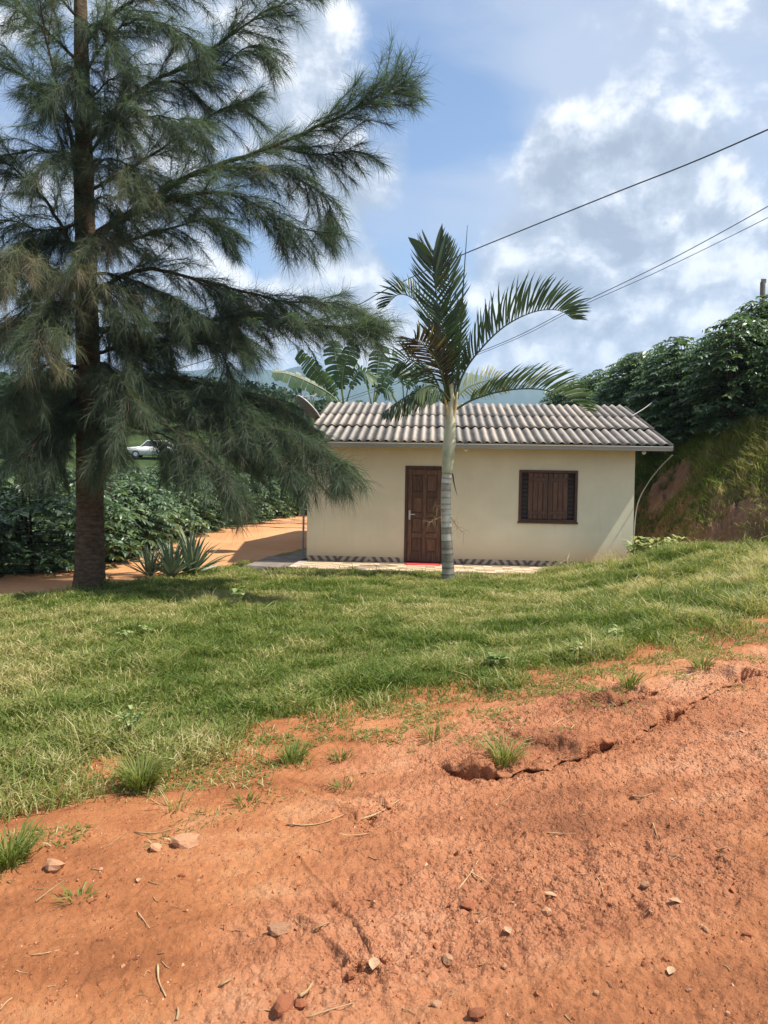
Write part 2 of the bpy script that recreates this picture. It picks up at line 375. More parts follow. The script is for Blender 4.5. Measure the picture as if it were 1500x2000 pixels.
def wall_mat():
    m, nt, b = new_mat('cream_wall_paint')
    n = noise_n(nt, 1.6, 6, 0.6); c = ramp(nt, n, [(0.3, (0.66, 0.60, 0.425)), (0.7, (0.76, 0.69, 0.50))])
    tc = nt.nodes.new('ShaderNodeTexCoord'); sx = nt.nodes.new('ShaderNodeSeparateXYZ'); nt.links.new(tc.outputs['Object'], sx.inputs[0])
    spl = noise_n(nt, 3.2, 6, 0.65)                      # red soil splashed on the foot of the wall, most at the right end
    low = nt.nodes.new('ShaderNodeMapRange'); nt.links.new(sx.outputs[2], low.inputs[0]); low.inputs[1].default_value = 0.75; low.inputs[2].default_value = 0.0; low.inputs[3].default_value = 0; low.inputs[4].default_value = 1
    rgt = nt.nodes.new('ShaderNodeMapRange'); nt.links.new(sx.outputs[0], rgt.inputs[0]); rgt.inputs[1].default_value = 4.0; rgt.inputs[2].default_value = 6.9; rgt.inputs[3].default_value = 0.5; rgt.inputs[4].default_value = 1
    f = mth(nt, 'MULTIPLY', mth(nt, 'MULTIPLY', mth(nt, 'POWER', low.outputs[0], 1.6), rgt.outputs[0]), mth(nt, 'MULTIPLY_ADD', spl, 1.2), clamp=True)
    c = mixc(nt, f, c, (0.50, 0.29, 0.13))
    st = noise_n(nt, 2.2, 5, 0.6, stretch=(4, 1, 0.35))
    c = mixc(nt, mth(nt, 'MULTIPLY', ramp(nt, st, [(0.58, (0, 0, 0)), (0.75, (1, 1, 1))]), 0.20), c, (0.46, 0.39, 0.26))
    nt.links.new(c, b.inputs['Base Color']); b.inputs['Roughness'].default_value = 0.75; b.inputs['Specular IOR Level'].default_value = 0.25
    bump(nt, b, noise_n(nt, 55, 5, 0.6), 0.12, 0.01)
    return m
M_wall = wall_mat()
def roof_mat():
    m, nt, b = new_mat('fibre_cement_sheet')
    f = tint_n(nt)                                        # height on the wave: troughs coloured darker, part grime, part painted shade
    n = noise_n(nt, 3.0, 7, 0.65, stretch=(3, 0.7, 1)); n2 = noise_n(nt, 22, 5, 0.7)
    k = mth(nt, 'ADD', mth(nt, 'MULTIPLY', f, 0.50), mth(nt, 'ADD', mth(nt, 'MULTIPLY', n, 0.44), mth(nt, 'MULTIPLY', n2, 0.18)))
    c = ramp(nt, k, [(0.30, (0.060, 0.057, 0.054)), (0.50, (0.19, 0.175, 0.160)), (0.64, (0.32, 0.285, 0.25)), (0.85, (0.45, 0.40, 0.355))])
    oi = nt.nodes.new('ShaderNodeObjectInfo'); c = mixc(nt, 1.0, c, ramp(nt, oi.outputs['Random'], [(0.0, (0.64, 0.65, 0.66)), (0.5, (0.84, 0.83, 0.82)), (1.0, (0.98, 0.93, 0.88))]), 'MULTIPLY')
    nt.links.new(c, b.inputs['Base Color']); b.inputs['Roughness'].default_value = 0.9; b.inputs['Specular IOR Level'].default_value = 0.2
    bump(nt, b, n2, 0.25, 0.01); return m
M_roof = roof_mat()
M_metal = simple('galvanised_gutter', [(0.3, (0.30, 0.30, 0.285)), (0.7, (0.40, 0.40, 0.385))], 4, 0.6, metallic=0.2, stretch=(0.3, 1, 1))
M_dish = simple('grey_dish_mesh', [(0.3, (0.10, 0.11, 0.11)), (0.7, (0.16, 0.17, 0.17))], 6, 0.7)
M_wood = simple('dark_varnished_wood', [(0.3, (0.050, 0.025, 0.013)), (0.55, (0.12, 0.058, 0.030)), (0.75, (0.19, 0.098, 0.052))], 7, 0.5, 0.25, 30, (5, 5, 0.6), objrand=0.5, spec=0.4)
M_frame = simple('red_brown_frame_wood', [(0.3, (0.055, 0.024, 0.014)), (0.7, (0.10, 0.046, 0.025))], 7, 0.5, 0.2, 30, (3, 3, 0.8), spec=0.4)
M_dark = simple('dark_brown_wood', [(0.3, (0.028, 0.018, 0.013)), (0.7, (0.055, 0.036, 0.025))], 8, 0.7)  # dark brown of the louvre slats, window backing and one lamp base
M_conc = simple('grey_concrete', [(0.3, (0.13, 0.105, 0.085)), (0.7, (0.24, 0.195, 0.16))], 3, 0.92, 0.4, 30, spec=0.2)
M_white = simple('white_plastic', [(0.3, (0.70, 0.70, 0.68)), (0.7, (0.8, 0.8, 0.78))], 5, 0.4)
M_steel = simple('brushed_steel', [(0.3, (0.5, 0.5, 0.5)), (0.7, (0.62, 0.62, 0.62))], 8, 0.3, metallic=1.0)
M_red = simple('red_mat_fabric', [(0.3, (0.50, 0.035, 0.030)), (0.7, (0.64, 0.060, 0.045))], 30, 0.9, 0.5, 150)
M_cable = simple('black_cable', [(0.3, (0.03, 0.03, 0.032)), (0.7, (0.05, 0.05, 0.05))], 5, 0.6)
M_hose = simple('grey_hose', [(0.3, (0.34, 0.33, 0.31)), (0.7, (0.46, 0.45, 0.42))], 5, 0.5)
M_post = simple('weathered_post', [(0.3, (0.14, 0.115, 0.09)), (0.7, (0.26, 0.22, 0.18))], 8, 0.95, 0.5, 40, (3, 3, 0.6), spec=0.1)
M_carw = simple('white_car_paint', [(0.3, (0.74, 0.73, 0.70)), (0.7, (0.80, 0.79, 0.76))], 3, 0.25)
M_glass = simple('dark_car_glass', [(0.3, (0.05, 0.06, 0.07)), (0.7, (0.09, 0.10, 0.12))], 3, 0.08)
M_rubber = simple('tyre_rubber', [(0.3, (0.02, 0.02, 0.02)), (0.7, (0.035, 0.035, 0.035))], 9, 0.85)
M_mount = simple('mountain_forest', [(0.3, (0.022, 0.042, 0.018)), (0.6, (0.045, 0.065, 0.026)), (0.8, (0.09, 0.09, 0.045))], 0.012, 0.95, spec=0.1, detail=8)
def tile_mat(name, a, b_, cells, diag):
    m, nt, b = new_mat(name)
    tc = nt.nodes.new('ShaderNodeTexCoord'); mp = nt.nodes.new('ShaderNodeMapping'); nt.links.new(tc.outputs['Object'], mp.inputs[0])
    if diag:
        mp.inputs['Rotation'].default_value = (0, R(diag), 0)
        w = nt.nodes.new('ShaderNodeTexWave'); w.inputs['Scale'].default_value = cells; w.inputs['Distortion'].default_value = 1.2; w.inputs['Detail'].default_value = 2; nt.links.new(mp.outputs[0], w.inputs[0])
        c = ramp(nt, w.outputs[1], [(0.40, a), (0.55, b_)])
    else:
        ch = nt.nodes.new('ShaderNodeTexChecker'); ch.inputs['Scale'].default_value = cells; nt.links.new(mp.outputs[0], ch.inputs[0])
        ch.inputs[1].default_value = (*a, 1); ch.inputs[2].default_value = (*b_, 1)
        c = mixc(nt, mth(nt, 'MULTIPLY', noise_n(nt, 14, 5), 0.5), ch.outputs[0], (0.46, 0.33, 0.22))
    nt.links.new(c, b.inputs['Base Color']); b.inputs['Roughness'].default_value = 0.35; return m
M_tile = tile_mat('cream_patterned_floor_tile', (0.72, 0.58, 0.38), (0.34, 0.23, 0.15), 5.2, 0)
M_base1 = tile_mat('zigzag_skirting_tile', (0.12, 0.085, 0.07), (0.50, 0.37, 0.26), 2.4, 35)
M_base2 = tile_mat('zigzag_skirting_tile_mirrored', (0.12, 0.085, 0.07), (0.50, 0.37, 0.26), 2.4, -35)
def trunk_mat():
    m, nt, b = new_mat('palm_trunk_bark')
    f = tint_n(nt); n = noise_n(nt, 7, 6, 0.65); n2 = noise_n(nt, 30, 5, 0.6, stretch=(1, 1, 0.3))
    k = mth(nt, 'ADD', f, mth(nt, 'MULTIPLY', mth(nt, 'SUBTRACT', n, 0.5), 0.7))
    c = ramp(nt, k, [(0.0, (0.055, 0.050, 0.035)), (0.3, (0.22, 0.19, 0.145)), (0.55, (0.38, 0.345, 0.27)), (0.8, (0.54, 0.51, 0.42)), (1.0, (0.68, 0.66, 0.57))])
    nt.links.new(c, b.inputs['Base Color']); b.inputs['Roughness'].default_value = 0.85; bump(nt, b, n2, 0.4, 0.01); return m
M_ptrunk = trunk_mat()
M_shaft = leaf_mat('crownshaft_sheath', [(0.0, (0.30, 0.31, 0.17)), (0.4, (0.54, 0.53, 0.35)), (0.75, (0.58, 0.54, 0.35)), (1.0, (0.46, 0.34, 0.12))], 0.0, 0.45, 0.4, noise_amt=0.5)

# ------------------------------------------------------------------ terrain
YAW = R(3.68); HX, HY, HZ = -1.62, 16.2, 0.065
HW, HE, HRO, HLO, HRD, HH, HRISE = 6.762, 0.40, 0.595, 0.10, 4.03, 2.51, 1.171
HD = 2 * (HRD - HE)
hu = np.array([math.cos(YAW), -math.sin(YAW)]); hv = np.array([math.sin(YAW), math.cos(YAW)])
def house_local(X, Y):
    dx = X - HX; dy = Y - HY; return dx * hu[0] + dy * hu[1], dx * hv[0] + dy * hv[1]
EX = [-40, -12, -6, -2.04, -1.24, -.64, 0, .93, 2.2, 3.6, 6, 12, 40]
EY = [-22, -2.5, 1.3, 3.62, 4.10, 4.80, 5.22, 5.50, 6.10, 7.1, 8.7, 12.5, 28]
def edge_s(X, Y):
    return Y - np.interp(X, EX, EY)
def toe_d(X, Y):
    t = np.interp(Y, [-20, 9, 11, 12.6, 14.0, 15.2, 16.2, 17.2, 19, 22, 26, 45, 80, 200], [60, 19, 14.5, 11.8, 9.6, 8.1, 7.15, 6.65, 6.35, 6.15, 5.9, 5.2, 5, 9])
    k = np.interp(Y, [9, 11, 13, 15, 16.5, 17.5, 19], [.45, .5, .56, .66, .84, .95, 1])
    return (X - t) * k
LEDGES = []     # (points, drop, crack depth)
def ledge_h(X, Y):
    z = np.zeros_like(X)
    for pts, drop, crack, wid in LEDGES:
        jx = .16 * (fbm(X * 4, Y * 4 + 9, 4, .6) - .5) + .05 * (fbm(X * 16, Y * 16, 2) - .5); best = np.full(X.shape, 9.0); sgn = np.zeros_like(X); tt = np.zeros_like(X)
        n = len(pts) - 1
        for i in range(n):
            a = pts[i]; b = pts[i + 1]; e = b - a; L2 = e @ e
            t = np.clip(((X - a[0]) * e[0] + (Y - a[1]) * e[1]) / L2, 0, 1)
            qx = X - a[0] - t * e[0]; qy = Y - a[1] - t * e[1]; d = np.hypot(qx, qy)
            m = d < best; best = np.where(m, d, best); sgn = np.where(m, np.sign(e[0] * qy - e[1] * qx), sgn); tt = np.where(m, (i + t) / n, tt)
        fade = smooth(0, .25, tt) * smooth(1, .85, tt) * (0.15 + 1.1 * smooth(.30, .62, vnoise(tt * 8 + 3, tt * 0 + 2.2)))
        sd = best * sgn + jx
        z = z + fade * (drop * smooth(-.02, .05, sd) * np.exp(-np.maximum(sd, 0) / .45) * (best < 2) - crack * np.exp(-((sd + .015) / wid) ** 2))
    return z
def ledge_push(X, Y):      # the lip of each ledge leans out over its crack
    o = np.zeros_like(X)
    for pts, drop, crack, wid in LEDGES:
        xs = np.array([p[0] for p in pts]); ys = np.array([p[1] for p in pts]); u = (X - xs[0]) / (xs[-1] - xs[0])
        sd = (Y - np.interp(X, xs, ys)) * .85 + .16 * (fbm(X * 4, Y * 4 + 9, 4, .6) - .5) + .05 * (fbm(X * 16, Y * 16, 2) - .5); fade = smooth(0, .1, u) * smooth(1, .9, u) * (.4 + .9 * vnoise(X * 14, X * 0 + 4))
        o += fade * wid * 1.5 * (np.exp(-((sd + wid * .6) / wid) ** 2) - 1.35 * np.exp(-((sd - wid * 1.1) / (wid * 1.2)) ** 2))
    return o
def zg(X, Y, detail=True):
    X = np.asarray(X, float); Y = np.asarray(Y, float)
    s = edge_s(X, Y)
    zr = np.where(X > 0, .09 * np.minimum(X, 14), .06 * np.maximum(X, -14)) + .012 * np.minimum(s, 0) * 0
    mound = .05 * np.clip(X - 1.5, 0, 3.85) ** 2 * smooth(16.3, 12.6, Y)
    zp = .04 + mound - .05 * smooth(-2.5, -5, X)
    z = zr + (zp - zr) * smooth(0, 6.5, s)
    hill = np.interp(Y, [16, 30, 42, 55, 70, 110, 150, 175, 230, 400, 1000, 3000], [0, .5, .5, 2.0, 4.6, 11.5, 18.5, 19.5, 9, -25, -40, -40])
    with np.errstate(divide='ignore', invalid='ignore'):
        q = np.where(Y > 5, X / np.maximum(Y, 5), 0)
    hill = hill * np.where(hill > 0, np.interp(q, [-.6, -.2, -.05, .05, .25, 1], [1.08, 1.0, .78, .62, .5, .4]), 1)
    z = z + hill * smooth(16, 20, Y)
    a, b = house_local(X, Y)
    pad = smooth(-.9, -.3, a) * smooth(HW + .9, HW + .3, a) * smooth(-.3, .2, b) * smooth(HD + 2.5, HD + .5, b)
    z = z * (1 - pad) + .03 * pad
    d = toe_d(X, Y); dn = d + .35 * (fbm(X * .8 + 9, Y * .8, 4) - .5)
    h = 3.1 * np.clip(dn / 2.2, 0, 1) ** .85
    h = np.where(dn > 2.2, 3.1 + .20 * (np.minimum(dn, 40) - 2.2), h) + smooth(.5, 2.2, dn) * .06 * np.clip(Y - 24, 0, 30)
    bw = smooth(0, .4, dn)
    far = smooth(90, 45, Y) * smooth(-8, 4, Y)
    z = z + far * (h * bw - (z - .1) * smooth(0, 2.2, dn))
    if detail:
        near = np.exp(-np.maximum(np.hypot(X, Y) - 6, 0) / 8)
        road = smooth(.35, -.25, s + .5 * (fbm(X * 1.3, Y * 1.3, 3) - .5))
        rough = rough_of(X, Y) * .95 + .10
        z = z + .055 * (fbm(X * .9, Y * .9, 3) - .5)
        along = X * .87 + Y * .48; across = -X * .48 + Y * .87
        z = z + road * near * (.050 * (fbm(along * .8, across * 3.2, 4) - .5) + .020 * (fbm(along * 2.0 + 3, across * 9, 3) - .5) + rough * (-.045 * np.clip(.46 - vnoise(X * 33 + .3 * Y, Y * 44), 0, 1) * smooth(.25, .6, rough) + .042 * (fbm(X * 6.5 + .7, Y * 6.5, 3) - .5) + .040 * (fbm(X * 17, Y * 17, 3, .65) - .5)) + .016 * (fbm(X * 45, Y * 45, 2) - .5))
        z = z + (1 - road) * near * .05 * (fbm(X * 2.5 + 30, Y * 2.5, 3) - .5)
        bk = smooth(.1, .5, dn) * smooth(2.9, 1.9, dn) * far
        z = z + bk * (.70 * (fbm(X * 1.5, Y * 1.5, 4) - .5) + .55 * (fbm(X * 4.5, Y * 4.5, 4, .6) - .5) + .22 * (fbm(X * 16, Y * 16, 3, .6) - .5))
        if LEDGES: 
            m = (np.hypot(X, Y) < 12) & (Y > 1)
            if m.any(): z = z.copy(); z[m] += ledge_h(X[m], Y[m])
    return z
def rough_of(X, Y):
    s = edge_s(X, Y); n = fbm(X * .8 + 4, Y * 1.1 + 1, 4)
    return np.clip(.14 + .75 * smooth(-.9, .5, X) * smooth(-2.85, -2.45, s + .7 * (n - .5)) * smooth(.1, -.5, s) + .40 * (smooth(.42, .66, n) - .40), 0, 1)
def zg1(x, y): return float(zg(np.array([x]), np.array([y]))[0])
def G(px, py, far=60):
    """where the line of sight through a place in the photograph meets the ground"""
    d = _fw + _rt * (px - 750) / FPX + _up * (1000 - py) / FPX
    t = np.concatenate([np.arange(1.5, 12, .01), np.arange(12, far, .03)]); X = d[0] * t; Y = d[1] * t; Z = EYE + d[2] * t
    h = Z - zg(X, Y); k = np.where(h < 0)[0]; k = k[0] if len(k) else -1
    return np.array([X[k], Y[k], zg1(X[k], Y[k])])
def plan(pxs): return [G(a, b)[:2] for a, b in pxs]
L1 = plan([(850, 1490), (900, 1510), (965, 1520), (1050, 1502), (1120, 1478), (1225, 1438)])
L2 = plan([(1235, 1436), (1300, 1402), (1360, 1372), (1420, 1340), (1520, 1305)])
L3 = plan([(685, 1902), (715, 1893), (752, 1876)])
L4 = plan([(690, 1608), (730, 1590), (775, 1568)])
L5 = plan([(1190, 1392), (1225, 1376), (1290, 1352)])
LEDGES += [(L1, .075, .085, .034), (L2, .07, .05, .03), (L3, .03, .07, .025), (L4, .03, .04, .03), (L5, .05, .05, .03)]

def build_terrain():
    dense = np.linspace(-33, 33, 560); rest = np.linspace(33, 327, 44)[1:-1]
    th = np.radians(np.concatenate([dense, rest])); na = len(th)
    r = np.concatenate([np.linspace(.25, 2.05, 10)[:-1], np.geomspace(2.05, 9, 400)[:-1], np.geomspace(9, 13, 50)[:-1], np.geomspace(13, 32, 190)[:-1], np.geomspace(32, 45, 24)[:-1], np.geomspace(45, 3000, 46)])
    nr = len(r)
    X = r[:, None] * np.sin(th)[None]; Y = r[:, None] * np.cos(th)[None]
    Z = zg(X, Y); Y2 = Y.copy(); m = (np.hypot(X, Y) < 12) & (Y > 1); Y2[m] += ledge_push(X[m], Y[m]); V = np.stack([X, Y2, Z], -1).reshape(-1, 3)
    i = np.arange(nr - 1)[:, None] * na; j = np.arange(na)[None]; k = (j + 1) % na
    F = np.stack([i + j, i + na + j, i + na + k, i + k], -1).reshape(-1, 4)[:, ::-1]
    c = V[F].mean(1); X, Y = c[:, 0], c[:, 1]; tn = rough_of(V[:, 0], V[:, 1])
    zone = zone_of(X, Y, 1.0)
    for name, code, mat in (('dirt_road', 0, M_dirt), ('lawn', 1, M_soil), ('dirt_path', 2, M_path), ('earth_bank', 3, M_bank), ('hillside', 4, M_hillg)):
        f = F[zone == code]; u, inv = np.unique(f, return_inverse=True)
        g = Geo(); g.add(V[u], inv.reshape(-1, 4), tn[u]); o = g.build(name, mat, None, True); tag(o, kind='structure')
    g = Geo(); n = 24; a = np.arange(n) * 2 * math.pi / n
    z0 = zg1(0, .0); g.multi(np.concatenate([[[0, 0, z0]], np.stack([.25 * np.sin(a), .25 * np.cos(a), zg(.25 * np.sin(a), .25 * np.cos(a))], 1)]), [np.array([[0, (q + 1) % n + 1, q + 1] for q in range(n)])])
def lawn_back(X):      # far edge of the lawn on the left of the house
    return np.interp(X, [-30, -9, -5.3, -4.0, -3.1, -2.2, -1.9, -1.7], [6, 9.0, 10.9, 13.0, 14.7, 18.6, 20, 22])
def zone_of(X, Y, under=0.0):
    s = edge_s(X, Y) - under + .55 * (fbm(X * 1.6, Y * 1.6, 3) - .5) + .30 * (fbm(X * 6, Y * 6, 3) - .5)
    d = toe_d(X, Y) + .4 * (fbm(X * .9 + 9, Y * .9, 3) - .5)
    zone = np.where(s < 0, 0, 1)
    lb = Y - lawn_back(X) + .5 * (fbm(X * 2, Y * 2 + 40, 3) - .5)
    left = (X < -1.6) & (edge_s(X, Y) > 0) & (lb > 0)
    path = left & (Y < 40) & (X > np.interp(Y, [8, 12, 15, 22, 27, 34, 40], [-12, -8.0, -5.6, -5.6, -4.9, -4.0, -3.5]))
    zone = np.where(left, 4, zone); zone = np.where(path, 2, zone)
    zone = np.where((s > 0) & (Y > 16.0) & (X > -1.6) & (d < 0), 4, zone)
    zone = np.where((d > 0.05) & (d <= 2.5) & (Y < 80) & (Y > -5), 3, zone)
    zone = np.where((d > 2.5) & (Y < 90), 4, zone)
    zone = np.where((Y > 45) | (Y < -25) | (np.hypot(X, Y) > 60), 4, zone)
    return zone
build_terrain()

def ridge(name, D, top, seed, jag):
    a = np.radians(np.arange(-100, 100, .12)); n = len(a)
    px = np.tan(np.clip(a, -1.3, 1.3)) * 1500 + 750
    t = top(px) ; big = fbm(a * 14 + seed, a * 0 + seed, 5, .55) - .5
    H = t * (D + 500) + EYE + jag * D * big
    g = Geo(); S = 9; V = []
    for k in range(S):
        f = k / (S - 1); rr = D + 500 * f * (1 + .3 * (fbm(a * 30 + seed, a * 0 + f * 3, 3) - .5))
        zz = -60 + (H + 60) * (f ** .8) * (1 + .10 * (fbm(a * 45, a * 0 + f * 4 + seed, 4) - .5) * (1 - f) * 4)
        V.append(np.stack([rr * np.sin(a), rr * np.cos(a), zz], 1))
    V.append(np.stack([(D + 800) * np.sin(a), (D + 800) * np.cos(a), np.full(n, -60.)], 1))
    V = np.array(V).reshape(-1, 3); i = np.arange(S)[:, None] * n; j = np.arange(n - 1)[None]
    g.add(V, np.stack([i + j, i + j + 1, i + n + j + 1, i + n + j], -1).reshape(-1, 4)); return tag(g.build(name, M_mount, None, True), kind='structure')
ridge('mountains', 2100, lambda px: np.interp(px, [-3000, 0, 430, 480, 550, 600, 680, 760, 830, 900, 1000, 1100, 1400, 4000], [.12, .13, .150, .157, .152, .158, .148, .146, .150, .150, .141, .132, .12, .12]), 3.3, .016)

hz = Geo(); box(hz, -3250, 3250, -3250, 3250, -62, 420)
hm = bpy.data.materials.new('pale_air'); hm.use_nodes = True; hm.node_tree.nodes.clear()
_o = hm.node_tree.nodes.new('ShaderNodeOutputMaterial'); _v = hm.node_tree.nodes.new('ShaderNodeVolumePrincipled')
_v.inputs['Color'].default_value = (0.50, 0.72, 1.0, 1); _v.inputs['Density'].default_value = 0.00024; _v.inputs['Anisotropy'].default_value = 0.1
hm.node_tree.links.new(_v.outputs[0], _o.inputs['Volume'])
haze = tag(hz.build('haze', hm), 'pale blue haze over the far valley and mountains', 'haze', kind='stuff')

# ------------------------------------------------------------------ house
house = thing('house', 'small cream house with corrugated roof, brown door and shuttered window', 'house', (HX, HY, HZ), -YAW)
SL = HRISE / HRD
DX0, DX1, DZ = 2.056, 2.876, 2.06
WX0, WX1, WZ0, WZ1 = 4.415, 5.613, .937, 2.011
TH = .15
wt = HH + HE * SL - .07
g = Geo()
for a in ((0, DX0, 0, wt), (DX0, DX1, DZ, wt), (DX1, WX0, 0, wt), (WX0, WX1, 0, WZ0), (WX0, WX1, WZ1, wt), (WX1, HW, 0, wt)):
    box(g, a[0], a[1], 0, TH, a[2] - (.3 if a[2] == 0 else 0), a[3])
g.build('front_wall', M_wall, house)
g = Geo(); box(g, 0, HW, HD - TH, HD, -.3, wt); g.build('back_wall', M_wall, house)
for x0 in (0.0, HW - TH):
    g = Geo(); zt = wt + (HD / 2) * SL
    V = []
    for x in (x0, x0 + TH): V += [[x, TH, -.3], [x, HD - TH, -.3], [x, HD - TH, wt + TH * SL], [x, HD / 2, zt], [x, TH, wt + TH * SL]]
    g.multi(V, [np.array([[0, 4, 3, 2, 1], [5, 6, 7, 8, 9]]), np.array([[0, 1, 6, 5], [1, 2, 7, 6], [2, 3, 8, 7], [3, 4, 9, 8], [4, 0, 5, 9]])]); g.build('side_wall', M_wall, house)
# roof: fibre cement sheets, three courses a side, six across
NW = 40; RL = HW + HLO + HRO; PITCHW = RL / NW; SH = 5
sl = math.hypot(HRD, HRISE); ang = math.atan2(HRISE, HRD)
roof = link('roof', None, house, (0, 0, 0))
def sheet_mesh(length):
    nx = SH * 10; xs = np.linspace(-.02, SH * PITCHW + .05, nx + 1); ys = np.linspace(0, length, 4)
    ph = xs / PITCHW * 2 * math.pi
    w = -np.cos(ph)
    zt = .026 * w; V = []
    for off in (0, -.008):
        for y in ys:
            for x, z in zip(xs, zt): V.append([x, y, z + off])
    g = Geo(); n = nx + 1; Q = []
    for o in (0, 1):
        for iy in range(3):
            for ix in range(nx):
                q = [o * 4 * n + iy * n + ix, o * 4 * n + iy * n + ix + 1, o * 4 * n + (iy + 1) * n + ix + 1, o * 4 * n + (iy + 1) * n + ix]
                Q.append(q if o == 0 else q[::-1])
    for ix in range(nx):
        Q.append([ix + 1, ix, 4 * n + ix, 4 * n + ix + 1]); t = 3 * n; Q.append([t + ix, t + ix + 1, 4 * n + t + ix + 1, 4 * n + t + ix])
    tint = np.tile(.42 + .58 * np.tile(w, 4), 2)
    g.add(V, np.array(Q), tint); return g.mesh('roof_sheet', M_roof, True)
course = [0, 1.42, 2.72, sl]
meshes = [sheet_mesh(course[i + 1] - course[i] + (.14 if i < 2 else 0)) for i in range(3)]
for side in (0, 1):
    for ci in range(3):
        for si in range(NW // SH):
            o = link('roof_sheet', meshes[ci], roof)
            s0 = course[ci]; lift = .012 * ci + .004 * (si % 2) + random.uniform(0, .002)
            tilt = math.asin(.012 / (course[ci + 1] - s0)) if ci < 2 else 0
            y = -HE + s0 * math.cos(ang); z = HH + .035 + s0 * math.sin(ang) + .016 * (ci > 0)
            x = -HLO + si * SH * PITCHW + random.uniform(-.004, .004)
            if side == 0:
                o.location = (x, y - lift * math.sin(ang) + random.uniform(-.018, .018), z + lift); o.rotation_euler = (ang - tilt * .2, random.uniform(-.002, .002), random.uniform(-.003, .003))
            else:
                o.location = (x + SH * PITCHW, HD - y, z + lift); o.rotation_euler = (ang, 0, math.pi)
g = Geo()                                        # ridge cap follows the waves
xs = np.linspace(-HLO, HW + HRO, NW * 8 + 1); wv = -np.cos((xs + HLO) / PITCHW * 2 * math.pi)
zr_ = HH + HRISE + .075 + .026 * wv; V = []
for dy, dz in ((-.22, -.22 * SL), (-.07, -.012), (0, .012), (.07, -.012), (.22, -.22 * SL)):
    V.append(np.stack([xs, np.full_like(xs, HD / 2 + dy), zr_ + dz], 1))
V = np.array(V).reshape(-1, 3); n = len(xs); i = np.arange(4)[:, None] * n; j = np.arange(n - 1)[None]
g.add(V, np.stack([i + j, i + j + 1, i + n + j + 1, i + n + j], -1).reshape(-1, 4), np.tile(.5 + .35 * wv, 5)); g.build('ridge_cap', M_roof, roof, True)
for yy in (-.30, .9, 2.1, 3.3):                  # purlins carried past the gable
    for s in (0, 1):
        y = yy if s == 0 else HD - yy; z = HH - .03 + (yy + HE) * SL
        g = Geo(); box(g, -HLO + .02, HW + HRO - .05, y - .025, y + .025, z - .075, z, .004); g.build('purlin', M_post, roof)
g = Geo()
gx0, gx1, gy = -HLO, HW + HRO, -HE - .01
prof = [(0, -.02), (0, -.11), (-.10, -.11), (-.110, -.065), (-.118, -.06), (-.125, -.03), (-.115, -.025), (-.10, -.10), (-.012, -.10), (-.012, -.02)]
V = [[x, gy + p[0], HH + .012 + p[1]] for x in (gx0, gx1) for p in prof]; n = len(prof)
g.multi(V, [np.array([[k, (k + 1) % n, n + (k + 1) % n, n + k] for k in range(n)]), np.array([list(range(n))[::-1], list(range(n, 2 * n))])])
box(g, gx1 - .004, gx1 + .003, gy - .118, gy + .001, HH - .095, HH + .008); box(g, gx0 - .003, gx0 + .004, gy - .118, gy + .001, HH - .095, HH + .008)
g.build('gutter', M_metal, house)
# door
door = link('door', None, house, (DX0, 0, 0))
dw = DX1 - DX0
g = Geo(); fw_ = .055
box(g, 0, fw_, -.012, TH - .01, .03, DZ, .004); box(g, dw - fw_, dw, -.012, TH - .01, .03, DZ, .004); box(g, fw_, dw - fw_, -.012, TH - .01, DZ - fw_, DZ, .004)
g.build('door_frame', M_frame, door)
g = Geo(); box(g, fw_ + .002, dw - fw_ - .002, .035, .07, .05, DZ - fw_ - .002); leaf = g.build('door_leaf', M_wood, door)
g = Geo()
lx0, lx1 = fw_ + .006, dw - fw_ - .006
for a in (lx0, (lx0 + lx1) / 2 - .035, lx1 - .085): box(g, a, a + (.085 if a != (lx0 + lx1) / 2 - .035 else .07), .018, .035, .055, DZ - fw_ - .006, .004)
g.build('stile', M_wood, door)
rails = [.055, .56, .98, 1.42, 1.88]
for k, z in enumerate(rails):
    g = Geo(); m = (lx0 + lx1) / 2
    for a, b in ((lx0 + .087, m - .037), (m + .037, lx1 - .087)): box(g, a, b, .020, .035, z, min(z + (.20 if k == 0 else .095), DZ - fw_ - .006), .004)
    g.build('rail', M_wood, door)
for k in range(4):
    z0 = rails[k] + (.20 if k == 0 else .095) + .02; z1 = rails[k + 1] - .02
    for a, b in ((lx0 + .10, (lx0 + lx1) / 2 - .05), ((lx0 + lx1) / 2 + .05, lx1 - .10)):
        g = Geo(); box(g, a, b, .022, .036, z0, z1, .012); g.build('door_panel', M_wood, door)
g = Geo(); box(g, lx0 + .022, lx0 + .062, .010, .018, .93, 1.13, .003); tube(g, [[lx0 + .042, .018, 1.05], [lx0 + .042, -.03, 1.05]], .010, 8); tube(g, [[lx0 + .036, -.03, 1.05], [lx0 + .16, -.035, 1.047]], .009, 8)
g.build('door_handle', M_steel, door)
g = Geo(); box(g, DX0 - .01, DX1 + .01, -.05, .034, -.05, .030, .006); g.build('threshold', M_white, house)
